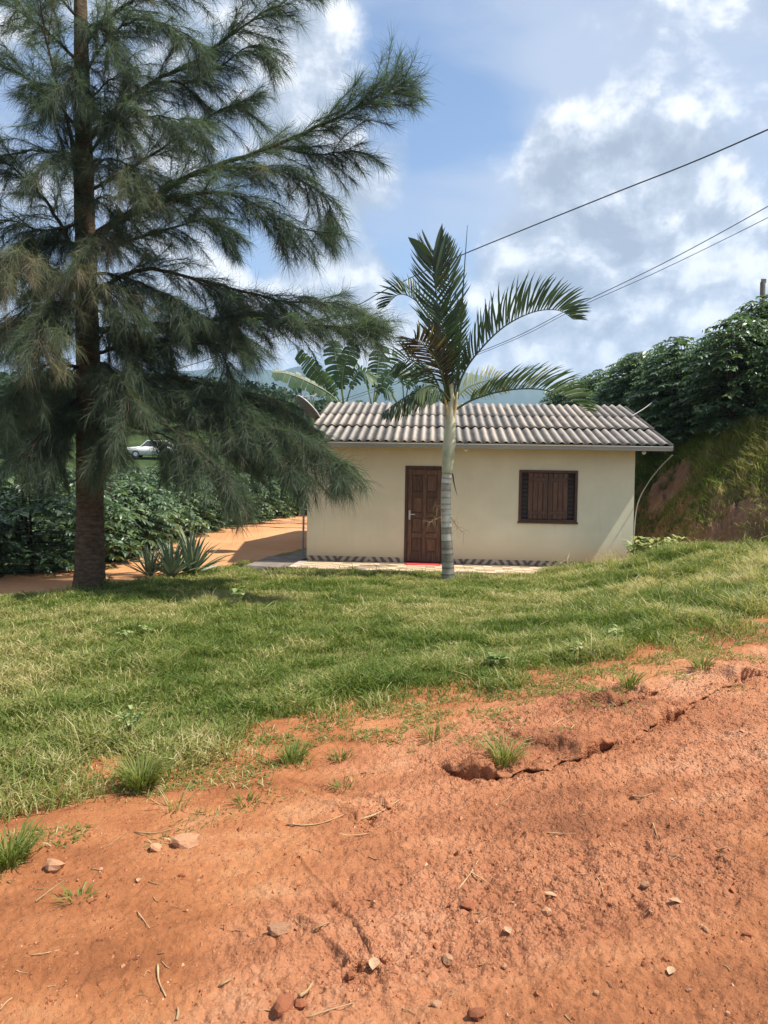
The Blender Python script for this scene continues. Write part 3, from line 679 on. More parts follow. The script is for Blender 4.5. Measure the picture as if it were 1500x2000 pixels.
# window
win = link('window', None, house, (WX0, 0, WZ0)); ww, wh = WX1 - WX0, WZ1 - WZ0
g = Geo(); f = .055
for b in ((0, f, 0, wh), (ww - f, ww, 0, wh), (f, ww - f, 0, f), (f, ww - f, wh - f, wh)): box(g, b[0], b[1], -.022, .12, b[2], b[3], .004)
g.build('window_frame', M_frame, win)
g = Geo(); box(g, f, ww - f, .085, .1, f, wh - f); g.build('window_backing', M_dark, win)
s0, s1 = f + .135, ww - f - .135; nb = 8; bw_ = (s1 - s0) / nb
for k in range(nb):
    g = Geo(); box(g, s0 + k * bw_ + .003, s0 + (k + 1) * bw_ - .003, .030, .055, f + .004, wh - f - .004, .006); g.build('shutter_board', M_wood, win)
for z in (f + .10, wh - f - .18):
    g = Geo()
    for a, b in ((s0 + .01, (s0 + s1) / 2 - .008), ((s0 + s1) / 2 + .008, s1 - .01)): box(g, a, b, .016, .030, z, z + .075, .004)
    g.build('shutter_batten', M_wood, win)
for a, b in ((f + .004, s0 - .004), (s1 + .004, ww - f - .004)):
    for z in np.arange(f + .03, wh - f - .05, .088):
        g = Geo(); V = [[a, .050, z], [b, .050, z], [b, .078, z + .07], [a, .078, z + .07], [a, .044, z + .006], [b, .044, z + .006], [b, .072, z + .076], [a, .072, z + .076]]
        g.add(V, BOXF); g.build('slat', M_dark, win)
g = Geo(); box(g, -.02, ww + .02, -.045, -.0225, -.03, .012, .005); g.build('window_sill', M_frame, win)
# skirting of dark zigzag tiles and the tiled porch
tb = []
for mt in (M_base1, M_base2):
    g = Geo(); box(g, -.163, .163, -.012, 0, -.0, .105, .003); tb.append(g.mesh('skirting_tile', mt))
k = 0; x = .165
while x + .165 < HW:
    if not (DX0 - .17 < x < DX1 + .17): link('skirting_tile', tb[(k // 2) % 2], house, (x, 0, .03 + random.uniform(0, .002)))
    x += .33; k += 1
porch = link('porch', None, house, (0, 0, 0))
g = Geo(); box(g, -.16, HW + .02, -1.62, -.052, -.30, .018); box(g, -.16, HW + .02, -.052, 0 - .001, -.30, .016); g.build('porch_slab', M_conc, porch)
g = Geo(); box(g, -.187, .187, -.187, .187, 0, .012, .003); tm = g.mesh('porch_tile', M_tile)
for ix in range(18):
    for iy in range(4): 
        o = link('porch_tile', tm, porch, (.03 + .19 + ix * .38 - .16, -.055 - .19 - iy * .38, .018 + random.uniform(0, .0015))); o.rotation_euler = (0, 0, random.choice((0, math.pi / 2)))
wk = Geo(); box(wk, -1.05, -.165, -1.55, HD + .3, -.25, .0, .01)
w_ = wk.build('concrete_walkway', M_conc); w_.location = (HX, HY, HZ); w_.rotation_euler = (0, 0, -YAW); tag(w_, kind='structure')
def hw(x, y, z):
    p = np.array([HX, HY]) + x * hu + y * hv; return np.array([p[0], p[1], HZ + z])
p = hw(DX0 + .40, -.30, .032)
g = Geo(); box(g, -.33, .33, -.20, .20, 0, .014, .005)
for k in range(24):
    for sx in (-1, 1): tube(g, [[sx * .33, -.19 + k * .0165, .006], [sx * (.36 + .008 * random.random()), -.19 + k * .0165 + random.uniform(-.006, .006), .004]], .004, 4)
o = g.build('doormat', M_red, None, loc=p); o.rotation_euler = (0, 0, -YAW); tag(o, 'red fringed doormat on the tiles before the brown door', 'doormat')
# lamp, junction box, hose, dish
def lamp(name, label, x, y, zt, r, cat):
    p = hw(x, y, zt); t = thing(name, label, cat, p, -YAW)
    g = Geo(); box(g, -.05, .05, -.05, .05, -.03, 0, .006); tube(g, [[0, 0, -.03], [0, 0, -.07]], .028, 10); g.build('lamp_base', M_dark if r > .05 else M_white, t)
    g = Geo(); th = np.linspace(0, math.pi, 8); tube(g, np.stack([0 * th, 0 * th, -.07 - r * .9 * (1 - np.cos(th))], 1), np.maximum(r * np.sin(th), .004), 12); g.build('bulb', M_white, t, True)
lamp('eave_lamp', 'small globe lamp under the eave right of the palm', 3.30, -.16, HH + .02, .052, 'lamp')
lamp('gable_lamp', 'white lamp under the roof overhang at the right gable', HW + .16, -.05, HH + .0, .045, 'lamp')
pts = [P(1313, 889, 15.55), P(1290, 912, 15.7), P(1268, 940, 15.9), P(1250, 972, 16.1), P(1242, 1003, 16.25), P(1238, 1050, 16.35), P(1236, 1085, 16.4)]
g = Geo(); tube(g, spline(pts, 30), .011, 8); g.build('drain_hose', M_hose); tag(bpy.data.objects['drain_hose'], 'thin grey hose arching from the gutter end down to the ground', 'hose')
g = Geo(); tube(g, spline([P(1235, 812, 17.6), P(1262, 795, 20.0), P(1292, 771, 22.5)], 10), .010, 6); tag(g.build('taut_cord', M_hose), 'pale cord running from the roof edge up into the coffee bushes', 'cord')
dc = P(596, 803, 17.9); dish = thing('satellite_dish', 'satellite dish on a pole seen edge on beside the roof', 'satellite dish', (dc[0], dc[1], zg1(dc[0], dc[1])))
dz = dc[2] - dish.location.z
ax = unit(np.array([.66, .22, .70])); a1 = unit(np.cross(ax, [0, 0, 1])); a2 = np.cross(ax, a1)
g = Geo(); V = []; nr_, na_ = 6, 28
for k in range(nr_):
    rr = .38 * k / (nr_ - 1) + .004
    for q in range(na_):
        t = q * 2 * math.pi / na_; V.append(np.array([0, 0, dz]) + rr * (math.cos(t) * a1 + math.sin(t) * a2) + ax * (.75 * rr * rr))
n0 = len(V); V += [v - ax * .012 for v in V]
Q = []
for k in range(nr_ - 1):
    for q in range(na_):
        a = k * na_ + q; b = k * na_ + (q + 1) % na_; Q += [[a, b, b + na_, a + na_], [n0 + a, n0 + a + na_, n0 + b + na_, n0 + b]]
g.add(V, np.array(Q)); g.build('reflector', M_dish, dish, True)
g = Geo(); rim = np.array([np.array([0, 0, dz]) + .385 * (math.cos(t) * a1 + math.sin(t) * a2) + ax * .110 for t in np.linspace(0, 2 * math.pi, 40)]); tube(g, rim, .012, 6, cap=False); g.build('rim', M_white, dish, True)
g = Geo(); c0 = np.array([0, 0, dz]); tube(g, [c0 - a2 * .36 + ax * .10, c0 - a2 * .1 + ax * .42], .009, 6); tube(g, [c0 + ax * .36 - a2 * .1, c0 + ax * .48 - a2 * .1], .03, 8); g.build('feed_arm', M_metal, dish)
g = Geo(); tube(g, [[.0, 0, -.1], [0, 0, dz - .10], c0 - ax * .01], .024, 8); g.build('pole', M_metal, dish)

# ------------------------------------------------------------------ casuarina
TB = np.array([*(P(175, 1152, 12.0)[:2]), 0.0]); TB[2] = zg1(TB[0], TB[1])
tree = thing('casuarina_tree', 'tall casuarina with drooping feathery needles standing left of the house', 'tree', TB)
tr_px = [(175, 1165), (175, 1120), (176, 1000), (174, 850), (172, 700), (168, 550), (166, 420), (164, 300), (160, 150), (157, 0), (152, -250), (150, -520)]
tr_r = [.30, .235, .205, .190, .178, .165, .150, .135, .115, .095, .06, .02]
tp = np.array([P(a, b, 12.0) for a, b in tr_px]); tpS = spline(tp, 150); trS = np.interp(np.linspace(0, 1, 150), np.linspace(0, 1, 12), tr_r)
def trunk_geo():
    g = Geo(); n = 22; t, A, B = frames(tpS); th = np.arange(n) * 2 * math.pi / n; V = []
    for k in range(len(tpS)):
        ringy = 1 + .025 * math.sin(k * 2.1) + .02 * (vnoise(k * .9, 3.0) - .5)
        rr = trS[k] * ringy * (1 + .10 * (fbm(th * 2.2 + 5, np.full(n, k * .12), 3) - .5))
        V.append(tpS[k] + rr[:, None] * (np.cos(th)[:, None] * A[k] + np.sin(th)[:, None] * B[k]))
    V = np.array(V).reshape(-1, 3) - TB; i = np.arange(len(tpS) - 1)[:, None] * n; j = np.arange(n)[None]; k = (j + 1) % n
    g.add(V, np.stack([i + j, i + k, i + n + k, i + n + j], -1).reshape(-1, 4)); return g
trunk_geo().build('trunk', M_bark, tree, True)
# waypoints in the photograph, distance of the tip from the trunk towards (-) or away from (+) the viewer, thickness, needle hue, needle droop, density
BR = [
 ([(190, 455), (280, 400), (370, 345), (520, 290), (650, 235), (735, 190), (790, 160)], -.5, .050, .28, .30, 1.25),
 ([(420, 325), (500, 330), (570, 345), (640, 390), (640, 440)], -.6, .025, .22, .75, 1.2),
 ([(540, 285), (600, 300), (650, 300), (690, 290)], -.3, .018, .15, .65, 1.1),
 ([(188, 460), (250, 425), (330, 395), (420, 375), (500, 400), (560, 440), (640, 455)], -.9, .045, .25, .65, 1.2),
 ([(172, 275), (230, 210), (300, 160), (380, 120), (450, 70), (540, 10), (650, -30)], .5, .045, .30, .45, 1.2),
 ([(300, 160), (370, 160), (430, 130), (490, 90), (530, 110)], .2, .022, .25, .75, 1.2),
 ([(162, 90), (220, 30), (300, -20), (420, -50), (560, -60)], -.3, .035, .30, .45, 1.1),
 ([(178, 570), (280, 525), (380, 545), (480, 570), (560, 590), (650, 590), (715, 620)], -.3, .035, .42, .45, 1.15),
 ([(192, 645), (300, 632), (400, 628), (480, 615), (580, 630), (680, 640), (735, 640)], -.9, .035, .40, .60, 1.3),
 ([(186, 690), (260, 670), (340, 665), (420, 680), (450, 730)], -.9, .030, .12, .85, 1.5),
 ([(185, 760), (280, 765), (380, 800), (480, 830), (570, 850), (640, 890), (675, 930)], -1.7, .032, .50, .75, 1.35),
 ([(185, 770), (270, 800), (350, 850), (420, 910), (460, 960)], -1.9, .028, .46, .85, 1.3),
 ([(190, 740), (330, 740), (460, 765), (550, 800), (610, 840)], .2, .032, .25, .75, 1.6),
 ([(185, 800), (250, 830), (320, 850), (380, 890)], -1.3, .024, .35, .85, 1.5),
 ([(150, 440), (148, 350), (138, 260), (112, 160), (85, 50), (72, -60)], -.9, .045, .30, .55, .7),
 ([(140, 480), (95, 400), (40, 340), (-60, 270)], -.3, .035, .30, .55, 1.0),
 ([(142, 300), (70, 295), (0, 305), (-90, 320)], -.5, .018, .30, .5, .7),
 ([(150, 250), (115, 205), (60, 160), (0, 125), (-90, 95)], -.6, .030, .32, .5, 1.0),
 ([(155, 570), (90, 515), (30, 500), (-40, 530)], -2.2, .028, .74, .95, 1.2),
 ([(165, 610), (120, 590), (95, 620), (70, 690)], -2.2, .024, .60, .95, 1.2),
 ([(165, 720), (100, 710), (40, 750), (-20, 800)], -1.5, .030, .45, .85, 1.5),
 ([(165, 780), (120, 800), (80, 850), (50, 900)], -1.2, .026, .30, .85, 1.4),
 ([(155, 120), (110, 80), (50, 30), (-20, -20)], .4, .030, .30, .5, 1.1),
 ([(160, 160), (200, 90), (260, 40), (330, 50), (380, 90)], -.8, .026, .35, .7, 1.1),
 ([(165, 340), (210, 310), (255, 330), (265, 380)], -1.3, .022, .55, .9, 1.1),
 ([(166, 470), (200, 455), (180, 480), (150, 520)], -1.6, .022, .74, .95, 1.2),
 ([(168, 530), (250, 545), (330, 580), (390, 620)], -.8, .026, .30, .85, 1.4),
 ([(172, 630), (230, 660), (270, 710), (300, 770)], -.9, .024, .30, .9, 1.4),
 ([(165, 500), (300, 455), (400, 430), (450, 460)], 1.2, .030, .10, .7, 1.3),
 ([(168, 650), (320, 650), (430, 640), (480, 680)], 1.4, .030, .05, .75, 1.4),
 ([(170, 760), (60, 770), (-60, 790)], 1.0, .026, .15, .75, 1.3),
 ([(165, 380), (300, 300), (420, 220), (500, 190)], 1.2, .030, .18, .6, 1.1),
 ([(160, 200), (110, 170), (100, 200), (110, 260)], -.6, .018, .30, .85, 1.0),
 ([(168, 600), (100, 610), (40, 650), (-50, 700)], .9, .026, .12, .75, 1.4),
 ([(170, 700), (220, 720), (250, 780), (240, 840)], -1.6, .022, .50, .9, 1.4),
 ([(158, 40), (100, -20), (30, -60)], -.5, .025, .3, .5, 1.0),
 ([(380, 545), (420, 570), (450, 620), (440, 660)], -.5, .018, .20, .9, 1.2),
 ([(168, 560), (120, 550), (60, 590), (20, 640)], -1.3, .022, .45, .9, 1.4),
 ([(172, 820), (200, 850), (195, 890)], -1.2, .018, .55, .95, 1.0),
 ([(400, 800), (450, 860), (540, 890), (600, 930)], -1.6, .016, .50, .85, 1.4),
 ([(300, 770), (360, 770), (440, 790), (520, 830)], -1.0, .018, .32, .85, 1.5),
 ([(166, 420), (140, 440), (80, 450), (10, 430), (-60, 440)], -1.2, .026, .30, .8, 1.4),
 ([(168, 600), (230, 620), (300, 660), (360, 700)], .5, .024, .12, .85, 1.5),
 ([(168, 500), (110, 470), (60, 500), (20, 560)], -.4, .022, .22, .9, 1.4),
 ([(172, 750), (220, 790), (280, 840), (330, 900)], .4, .022, .15, .9, 1.5),
 ([(172, 760), (130, 800), (110, 850), (100, 900)], -.9, .022, .30, .9, 1.5),
 ([(165, 320), (200, 270), (250, 230), (330, 230), (400, 260)], -1.0, .026, .32, .75, 1.2),
 ([(162, 220), (190, 180), (230, 150), (270, 160)], -.8, .02, .40, .8, 1.2),
 ([(165, 700), (110, 760), (70, 800), (40, 850)], -.2, .022, .18, .9, 1.5),
]
def branch(way, dY, r0, hue, droop, dens):
    n = len(way); pts = []
    for k, (a, b) in enumerate(way):
        f = k / (n - 1); s = 12.0 + dY * (f ** .8 if way[0][0] < 230 else .55 + .45 * f); pts.append(P(a, b, s))
    L = sum(np.linalg.norm(np.diff(pts, axis=0), axis=1)); S = max(10, int(L / .12)); c = spline(pts, S)
    c[1:-1] += rng.normal(0, .008, (S - 2, 3))
    g = Geo(); rad = np.linspace(r0, max(.004, r0 * .12), S); tube(g, c - TB, rad, 7)
    T = unit(np.gradient(c, axis=0)); gn = Geo()
    t0 = .10 if way[0][0] < 230 else .05
    nt = int(L * (1 - t0) / (.058 if way[0][1] < 420 else .054) * dens)
    for q in range(nt):
        f = t0 + (1 - t0) * (q + rng.random()) / nt; k = min(int(f * (S - 1)), S - 2); p0 = c[k] + (c[k + 1] - c[k]) * (f * (S - 1) - k); t = T[k]
        lat = rng.normal(0, 1, 3); lat -= t * (lat @ t); lat = unit(lat); lat[2] *= .55
        ln = rng.uniform(.30, .85) * (1.0 if f < .8 else 1.0 - .55 * (f - .8) / .2)
        d0 = unit(t * rng.uniform(.5, 1.0) + lat * rng.uniform(.35, .9)); m = 6; tw = [p0]; d = d0.copy()
        for _ in range(m - 1):
            d = unit(d + np.array([0, 0, -.20 * droop]) + rng.normal(0, .09, 3)); tw.append(tw[-1] + d * ln / (m - 1))
        tw = np.array(tw); e_ = tw[3] - [0, 0, EYE]; ex, ey = 750 + FPX * (e_ @ _rt) / (e_ @ _fw), 1000 - FPX * (e_ @ _up) / (e_ @ _fw)
        if rng.random() < .88 and ((240 < ex < 352 and 805 < ey < 885) or (335 < ex < 470 and 672 < ey < 722)): continue     # thin places in the crown
        tube(g, tw - TB, np.linspace(.007, .002, m), 3, cap=False)
        nn = int(ln / .0046 * rng.uniform(.8, 1.2)); u = rng.random(nn) ** .75 * (m - 1.001); i = u.astype(int); fr = (u - i)[:, None]
        b = tw[i] * (1 - fr) + tw[i + 1] * fr; td = unit(tw[i + 1] - tw[i])
        dd = unit(td * rng.uniform(.35, 1.1, (nn, 1)) + rng.normal(0, .52, (nn, 3)) + np.array([0, 0, -.28 * droop]))
        l = rng.uniform(.15, .40, nn)[:, None]; de = unit(dd + np.array([0, 0, -.75 * droop]) + rng.normal(0, .1, (nn, 3)))
        C = np.stack([b, b + dd * l * .5, b + dd * l * .5 + de * l * .5], 1)
        sd = unit(np.cross(dd, rng.normal(0, 1, (nn, 3)))); W = np.array([.0023, .0020, 0])[None] * rng.uniform(.8, 1.3, (nn, 1))
        tt = np.clip(hue + rng.normal(0, .15) + .3 * (rng.random() < .05) + rng.normal(0, .07, nn), 0, 1); hb = nn // 2; C -= TB; ribbons(gn, C[:hb], W[:hb], sd[:hb], tt[:hb]); ribbons(gn, C[hb:, ::2], W[hb:, ::2], sd[hb:], tt[hb:])
    o = g.build('branch', M_limb, tree); gn.build('needles', M_needle, o)
for k, y_ in enumerate(range(60, 830, 85)):                # short spurs on the near side of the trunk
    sx = (-1) ** k; a_ = (70 if y_ < 300 else 95) * rng.uniform(.7, 1.2)
    BR.append(([(166, y_), (166 + sx * a_ * .4, y_ - 12), (166 + sx * a_, y_ + 35 * rng.uniform(.5, 1.4))], rng.uniform(-1.3, -.6), .018, float(rng.uniform(.2, .5)), .85, 1.0))
for a in BR: branch(*a)

# ------------------------------------------------------------------ palm
PB = np.array([*P(876, 1132, 13.7)[:2], 0]); PB[2] = zg1(PB[0], PB[1])
palm = thing('palm_tree', 'slim ringed palm with arching fronds in front of the brown door', 'palm', PB)
ctr = np.array([P(a, b, 13.7) for a, b in [(876, 1142), (875, 1110), (873, 1060), (871, 1000), (871, 960), (873, 925)]])
zc = spline(ctr, 120); rad = np.interp(np.linspace(0, 1, 120), [0, .08, .2, .5, .8, 1], [.150, .122, .108, .094, .087, .090])
hgt = np.concatenate([[0], np.cumsum(np.linalg.norm(np.diff(zc, axis=0), axis=1))]); marks = []
h_ = .05
while h_ < hgt[-1]: marks.append(h_); h_ += rng.uniform(.085, .145) * (1.1 - .25 * h_ / hgt[-1])
marks = np.array(marks); dm = np.min(np.abs(hgt[:, None] - marks[None]), 1); seg = np.searchsorted(marks, hgt)
tone = rng.uniform(.30, .80, len(marks) + 1)[seg] * np.where(dm < .012, .45, 1) + .22 * smooth(.3, 1.6, hgt)
g = Geo(); tube(g, zc - PB, rad * (1 + .05 * np.exp(-(dm / .012) ** 2)), 20, tone); g.build('trunk', M_ptrunk, palm, True)
ctr = np.array([P(a, b, 13.7) for a, b in [(873, 926), (875, 895), (878, 860), (880, 820), (881, 785), (881, 745)]])
zc = spline(ctr, 40); rad = np.interp(np.linspace(0, 1, 40), [0, .05, .35, .6, .8, 1], [.094, .098, .112, .094, .072, .054])
g = Geo(); tube(g, zc - PB, rad, 18, np.linspace(.15, .75, 40) + .12 * np.sin(np.arange(40) * .5)); g.build('crownshaft', M_shaft, palm, True)
for (px_, py_, w_) in ((868, 770, 6), (893, 765, 7)):
    g = Geo(); tube(g, spline([P(880, 850, 13.7), P((880 + px_) / 2, 810, 13.66), P(px_, py_, 13.62)], 8) - PB, [.05, .05, .045, .04, .035, .03, .025, .02], 8, np.full(8, .95)); g.build('leaf_sheath', M_shaft, palm, True)
def frond(way, Ys, n, lmax, s1, s2, fwd, droop, hue, single, prof=(0.35, .95, 1.0, .75, .30), r0=.022, wid=.019, t0=.16):
    m = len(way); pts = np.array([P(a, b, 13.7 + y) for (a, b), y in zip(way, Ys)]); S = 34; c = spline(pts, S) - PB
    g = Geo(); tube(g, c, np.linspace(r0, .003, S), 7, np.linspace(.62, hue, S)); fr = g.build('frond', M_palm, palm)
    T = unit(np.gradient(c, axis=0)); joined = Geo(); cnt = 0
    for s, sv in ((0, s1), (1, s2)):
        for q in range(n):
            f = t0 + (1 - t0) * (q + rng.uniform(.2, .8)) / n; u = f * (S - 1.001); k = int(u); p = c[k] + (c[k + 1] - c[k]) * (u - k); t = T[k]
            ln = lmax * np.interp((f - t0) / (1 - t0), [0, .25, .5, .8, 1], prof) * rng.uniform(.9, 1.08)
            side = np.array(sv, float); side = unit(side - t * (side @ t) * .8)
            fw2 = fwd * (1 + .9 * max(0, f - .7) / .3)
            d = unit(side + t * fw2 + rng.normal(0, .075, 3)); bend = rng.uniform(.02, .28); K = 6; C = [p]
            for z in range(K - 1):
                d = unit(d + (np.array([0, 0, -droop * rng.uniform(.5, 1.8)]) + t * bend) * (z + 1) / K); C.append(C[-1] + d * ln / (K - 1))
            C = np.array(C)[None]; W = (np.array([.35, .9, 1, .85, .55, .0]) * wid * rng.uniform(.85, 1.1))[None]
            nv = unit(np.cross(d, t))[None]; sdv = unit(np.cross(nv[0], d))[None]
            tint = np.array([np.clip(hue + rng.normal(0, .09) + (.3 if rng.random() < .04 else 0), 0, 1)])
            if single:
                l = Geo(); leaves(l, C - p, W, sdv, nv, .45, tint); l.build('leaflet', M_palm, fr, loc=p)
            else: leaves(joined, C, W, sdv, nv, .45, tint)
    if not single: tag(joined.build('leaflets', M_palm, fr), kind='stuff')
    return fr
frond([(889, 775), (905, 730), (932, 690), (982, 640), (1040, 610), (1090, 606), (1120, 624)], [0, -.05, -.15, -.3, -.45, -.5, -.5], 46, .80, (-.35, .35, 1.0), (.05, -.5, .85), .55, .05, .22, True)
frond([(889, 800), (925, 780), (985, 763), (1050, 760), (1105, 775), (1146, 802)], [0, -.1, -.3, -.45, -.5, -.5], 40, .72, (.15, .45, 1.0), (.2, -.6, .75), .75, .10, .42, True)
frond([(878, 790), (866, 690), (856, 610), (848, 540), (846, 490)], [0, -.25, -.45, -.55, -.55], 42, .74, (-1, -.05, .35), (1, -.1, .5), .95, .02, .22, True, prof=(.6, .9, .9, .75, .62))
frond([(870, 790), (850, 772), (815, 766), (780, 783), (748, 806)], [0, -.2, -.4, -.5, -.5], 30, .46, (-.2, .3, -1), (-.1, -.6, -.8), .35, .25, .30, True)
frond([(876, 780), (862, 710), (845, 640), (815, 590), (780, 575), (752, 600)], [0, .2, .4, .6, .7, .7], 34, .60, (-.5, -.2, .7), (.3, .2, .5), .8, .10, .25, False)
frond([(874, 790), (862, 730), (842, 690), (818, 668), (800, 668)], [0, -.35, -.6, -.75, -.8], 34, .55, (-.8, .0, .25), (.9, -.2, .25), .45, .16, 1.0, False, wid=.016)
frond([(872, 795), (850, 740), (830, 715), (800, 702), (770, 712)], [0, .2, .4, .6, .6], 24, .62, (-.6, .3, .6), (-.2, -.2, -.7), .5, .06, .45, False)
frond([(886, 785), (905, 762), (935, 748), (965, 742), (990, 750)], [0, .4, .8, 1.1, 1.2], 26, .45, (.1, .3, .8), (.2, -.2, -.8), .6, .10, .75, False)
frond([(882, 780), (884, 690), (882, 620), (876, 540), (870, 470)], [0, .1, .2, .25, .25], 36, .60, (-.8, .3, .5), (.9, .2, .45), 1.0, .02, .30, False)
frond([(880, 790), (872, 720), (866, 660), (862, 600)], [0, -.3, -.6, -.75], 34, .50, (-.9, -.2, .2), (.9, -.2, .3), .7, .10, .14, False)
frond([(884, 790), (893, 720), (896, 650), (898, 590)], [0, -.1, -.25, -.35], 30, .34, (-.5, -.3, .4), (.7, -.2, .4), 1.1, .03, .40, False, wid=.012)
frond([(880, 785), (860, 760), (838, 752), (812, 768)], [0, -.5, -.9, -1.1], 22, .42, (-.3, .2, -.9), (-.2, -.3, -.9), .3, .18, .50, False)
def broad_tip(px0, py0, px1, py1, w, hue):   # the fused leaflets at the tip of the tallest frond
    a = P(px0, py0, 13.15) - PB; b = P(px1, py1, 13.1) - PB; C = spline([a, (a + b) / 2 + [.0, -.02, .03], b], 8)[None]
    g = Geo(); W = (np.array([.3, .7, 1, 1, .95, .8, .5, .02]) * w)[None]; sd_ = unit(np.cross(b - a, [0, 1, .2]))[None]; leaves(g, C, W, sd_, np.array([[0, -1, 0.]]), .35, [hue]); g.build('leaf_tip', M_palm, palm)
broad_tip(848, 520, 797, 463, .085, .25); broad_tip(847, 530, 864, 436, .055, .22); broad_tip(850, 560, 872, 455, .05, .38)
g = Geo(); tube(g, spline([P(893, 780, 13.7), P(900, 640, 13.65), P(906, 540, 13.6), P(913, 440, 13.6)], 16) - PB, np.linspace(.026, .004, 16), 8, np.full(16, .3)); g.build('spear_leaf', M_palm, palm)
for way in ([(880, 1010), (893, 1028), (905, 1043)], [(868, 1008), (855, 1012), (840, 1020)], [(868, 1000), (858, 990), (848, 985)]):
    g = Geo(); c = spline([P(a, b, 13.62 - .1 * k) for k, (a, b) in enumerate(way)], 8) - PB; tube(g, c, np.linspace(.008, .003, 8), 5, np.full(8, .9))
    for q in range(16):
        p = c[rng.integers(2, 8)]; d = unit(np.array([rng.normal(.1, .6), rng.normal(0, .5), rng.normal(-.1, .6)])); tube(g, spline([p, p + d * .1, p + d * .17 + [0, 0, -.04]], 4), [.003, .0025, .002, .0015], 4, np.full(4, .92))
    g.build('flower_stalk', M_stick, palm)
g = Geo(); tube(g, spline([P(884, 925, 13.58), P(887, 945, 13.55), P(893, 968, 13.52)], 6) - PB, [.012, .014, .012, .009, .006, .002], 6, np.full(6, 1.)); g.build('dead_sheath', M_limb, palm)

# ------------------------------------------------------------------ coffee bushes
def coffee(H, Rr, seed, dens):
    r = np.random.default_rng(seed); root = thing('coffee_bush', None, None)
    g = Geo(); nst = 3
    for k in range(nst):
        a = r.uniform(0, 6.3); tube(g, spline([[0, 0, -.1], [.1 * math.cos(a), .1 * math.sin(a), H * .4], [.22 * math.cos(a), .22 * math.sin(a), H * .9]], 8), np.linspace(.03, .01, 8), 6)
    gl = Geo(); z = .12
    while z < H * 1.0:
        f = z / H; rad = Rr * (min(1, .62 + 1.0 * f) if f < .38 else math.sqrt(max(.02, 1 - ((f - .38) / .63) ** 2.2)))
        for b in range(int(7 * dens)):
            a = r.uniform(0, 6.283); L = rad * r.uniform(.72, 1.08); o = np.array([math.cos(a), math.sin(a), 0])
            n = 7; s = np.linspace(0, 1, n)[:, None]; c = np.array([0, 0, z]) + o * L * s + np.array([0, 0, 1]) * (.16 * s - .30 * s ** 2 + r.uniform(-.06, .12)) * L
            tube(g, c[[0, 3, 6]], [.008, .006, .003], 4, cap=False)
            npair = int(L * .75 / .062)
            u = np.repeat(np.linspace(.28, 1, npair), 2); q = u * (n - 1.001); i = q.astype(int); fr = (q - i)[:, None]; p = c[i] * (1 - fr) + c[i + 1] * fr
            t = unit(c[i + 1] - c[i]); sg = np.tile([1, -1], npair)[:, None]; sidew = unit(np.cross(t, [0, 0, 1])) * sg
            N = len(p); d = unit(sidew * r.uniform(.6, 1.1, (N, 1)) + t * r.uniform(.2, .8, (N, 1)) + np.array([0, 0, 1]) * r.uniform(-.45, .25, (N, 1)))
            l = r.uniform(.09, .19, N)[:, None]; de = unit(d + np.array([0, 0, -.9]) * r.uniform(.4, 1.2, (N, 1)))
            C = np.stack([p, p + d * l * .35, p + d * l * .6 + de * l * .10, p + d * l * .65 + de * l * .38], 1)
            W = np.array([.10, 1, .8, .0])[None] * (l * .21); sv = unit(np.cross(d, np.array([0, 0, 1]) + r.normal(0, .35, (N, 3)))); nv = np.cross(sv, d)
            tt = np.clip(.42 + .5 * (r.random(N) < .03) + r.normal(0, .14) + r.normal(0, .12, N) + .35 * (u > .93), 0, 1); leaves(gl, C, W, sv, nv, .25, tt)
        z += r.uniform(.08, .13)
    g.build('stem', M_limb, root); gl.build('foliage', M_coffee, root, True); kids(root); return root
tall = [coffee(2.8, 1.15, 3, 1.0), coffee(2.6, 1.05, 8, 1.0)]; low = [coffee(1.75, 1.0, 21, 1.1), coffee(1.65, .95, 33, 1.1)]
used = set()
def place(protos, x, y, sc_, label, group):
    pr = protos[rng.integers(len(protos))]
    if pr.name not in used: used.add(pr.name); o = pr
    else: o = copy_tree(pr)
    o.location = (x, y, zg1(x, y) - .03); s = sc_; o.scale = (s * rng.uniform(.92, 1.1), s * rng.uniform(.92, 1.1), s); o.rotation_euler = (rng.normal(0, .03), rng.normal(0, .03), rng.uniform(0, 6.28))
    tag(o, label, 'coffee bush', group); return o
def at_d(y, d):
    xs = np.linspace(5, 26, 400); return float(np.interp(d, toe_d(xs, np.full(400, y)), xs))
y = 13.6
y = 18.2
while y < 36.6:
    place(tall, at_d(y, 2.75 if y < 19.0 else 2.35) + .2 * rng.normal(), y, rng.uniform(.94, 1.10), 'dark coffee bush in the front row on top of the earth bank', 'coffee bushes along the top of the bank'); y += rng.uniform(.85, 1.1) * (.8 if y < 17 else 1)
for x0, gap, lab in ((10.6, 1.3, 'coffee bush in the row behind the front row above the bank'), (12.7, 1.6, 'coffee bush in the uphill rows above the bank')):
    y = 18.6
    while y < 34: place(tall, at_d(y, x0 - 5.9) + .3 * rng.normal(), y, rng.uniform(.92, 1.1), lab, 'coffee bushes uphill of the bank'); y += rng.uniform(.9, 1.3) * gap
for bx, by, bs in ((10.95, 22.6, 1.35), (11.6, 21.6, 1.4), (9.6, 20.4, 1.05)): place(tall, bx, by, bs, 'coffee bush in the tall clump at the right picture edge', 'coffee bushes uphill of the bank')
place(tall, 10.25, 21.4, 1.36, 'tallest coffee bush beside the wooden post at the top right', 'coffee bushes uphill of the bank')
for (x, y, s) in [(-9.6, 12.4, 1), (-8.4, 12.9, 1.05), (-7.3, 13.3, 1), (-6.35, 13.9, 1.0), (-6.9, 12.75, .78)]:
    place(low, x, y, s, 'low coffee bush on the left behind the casuarina trunk', 'coffee bushes left of the trunk')
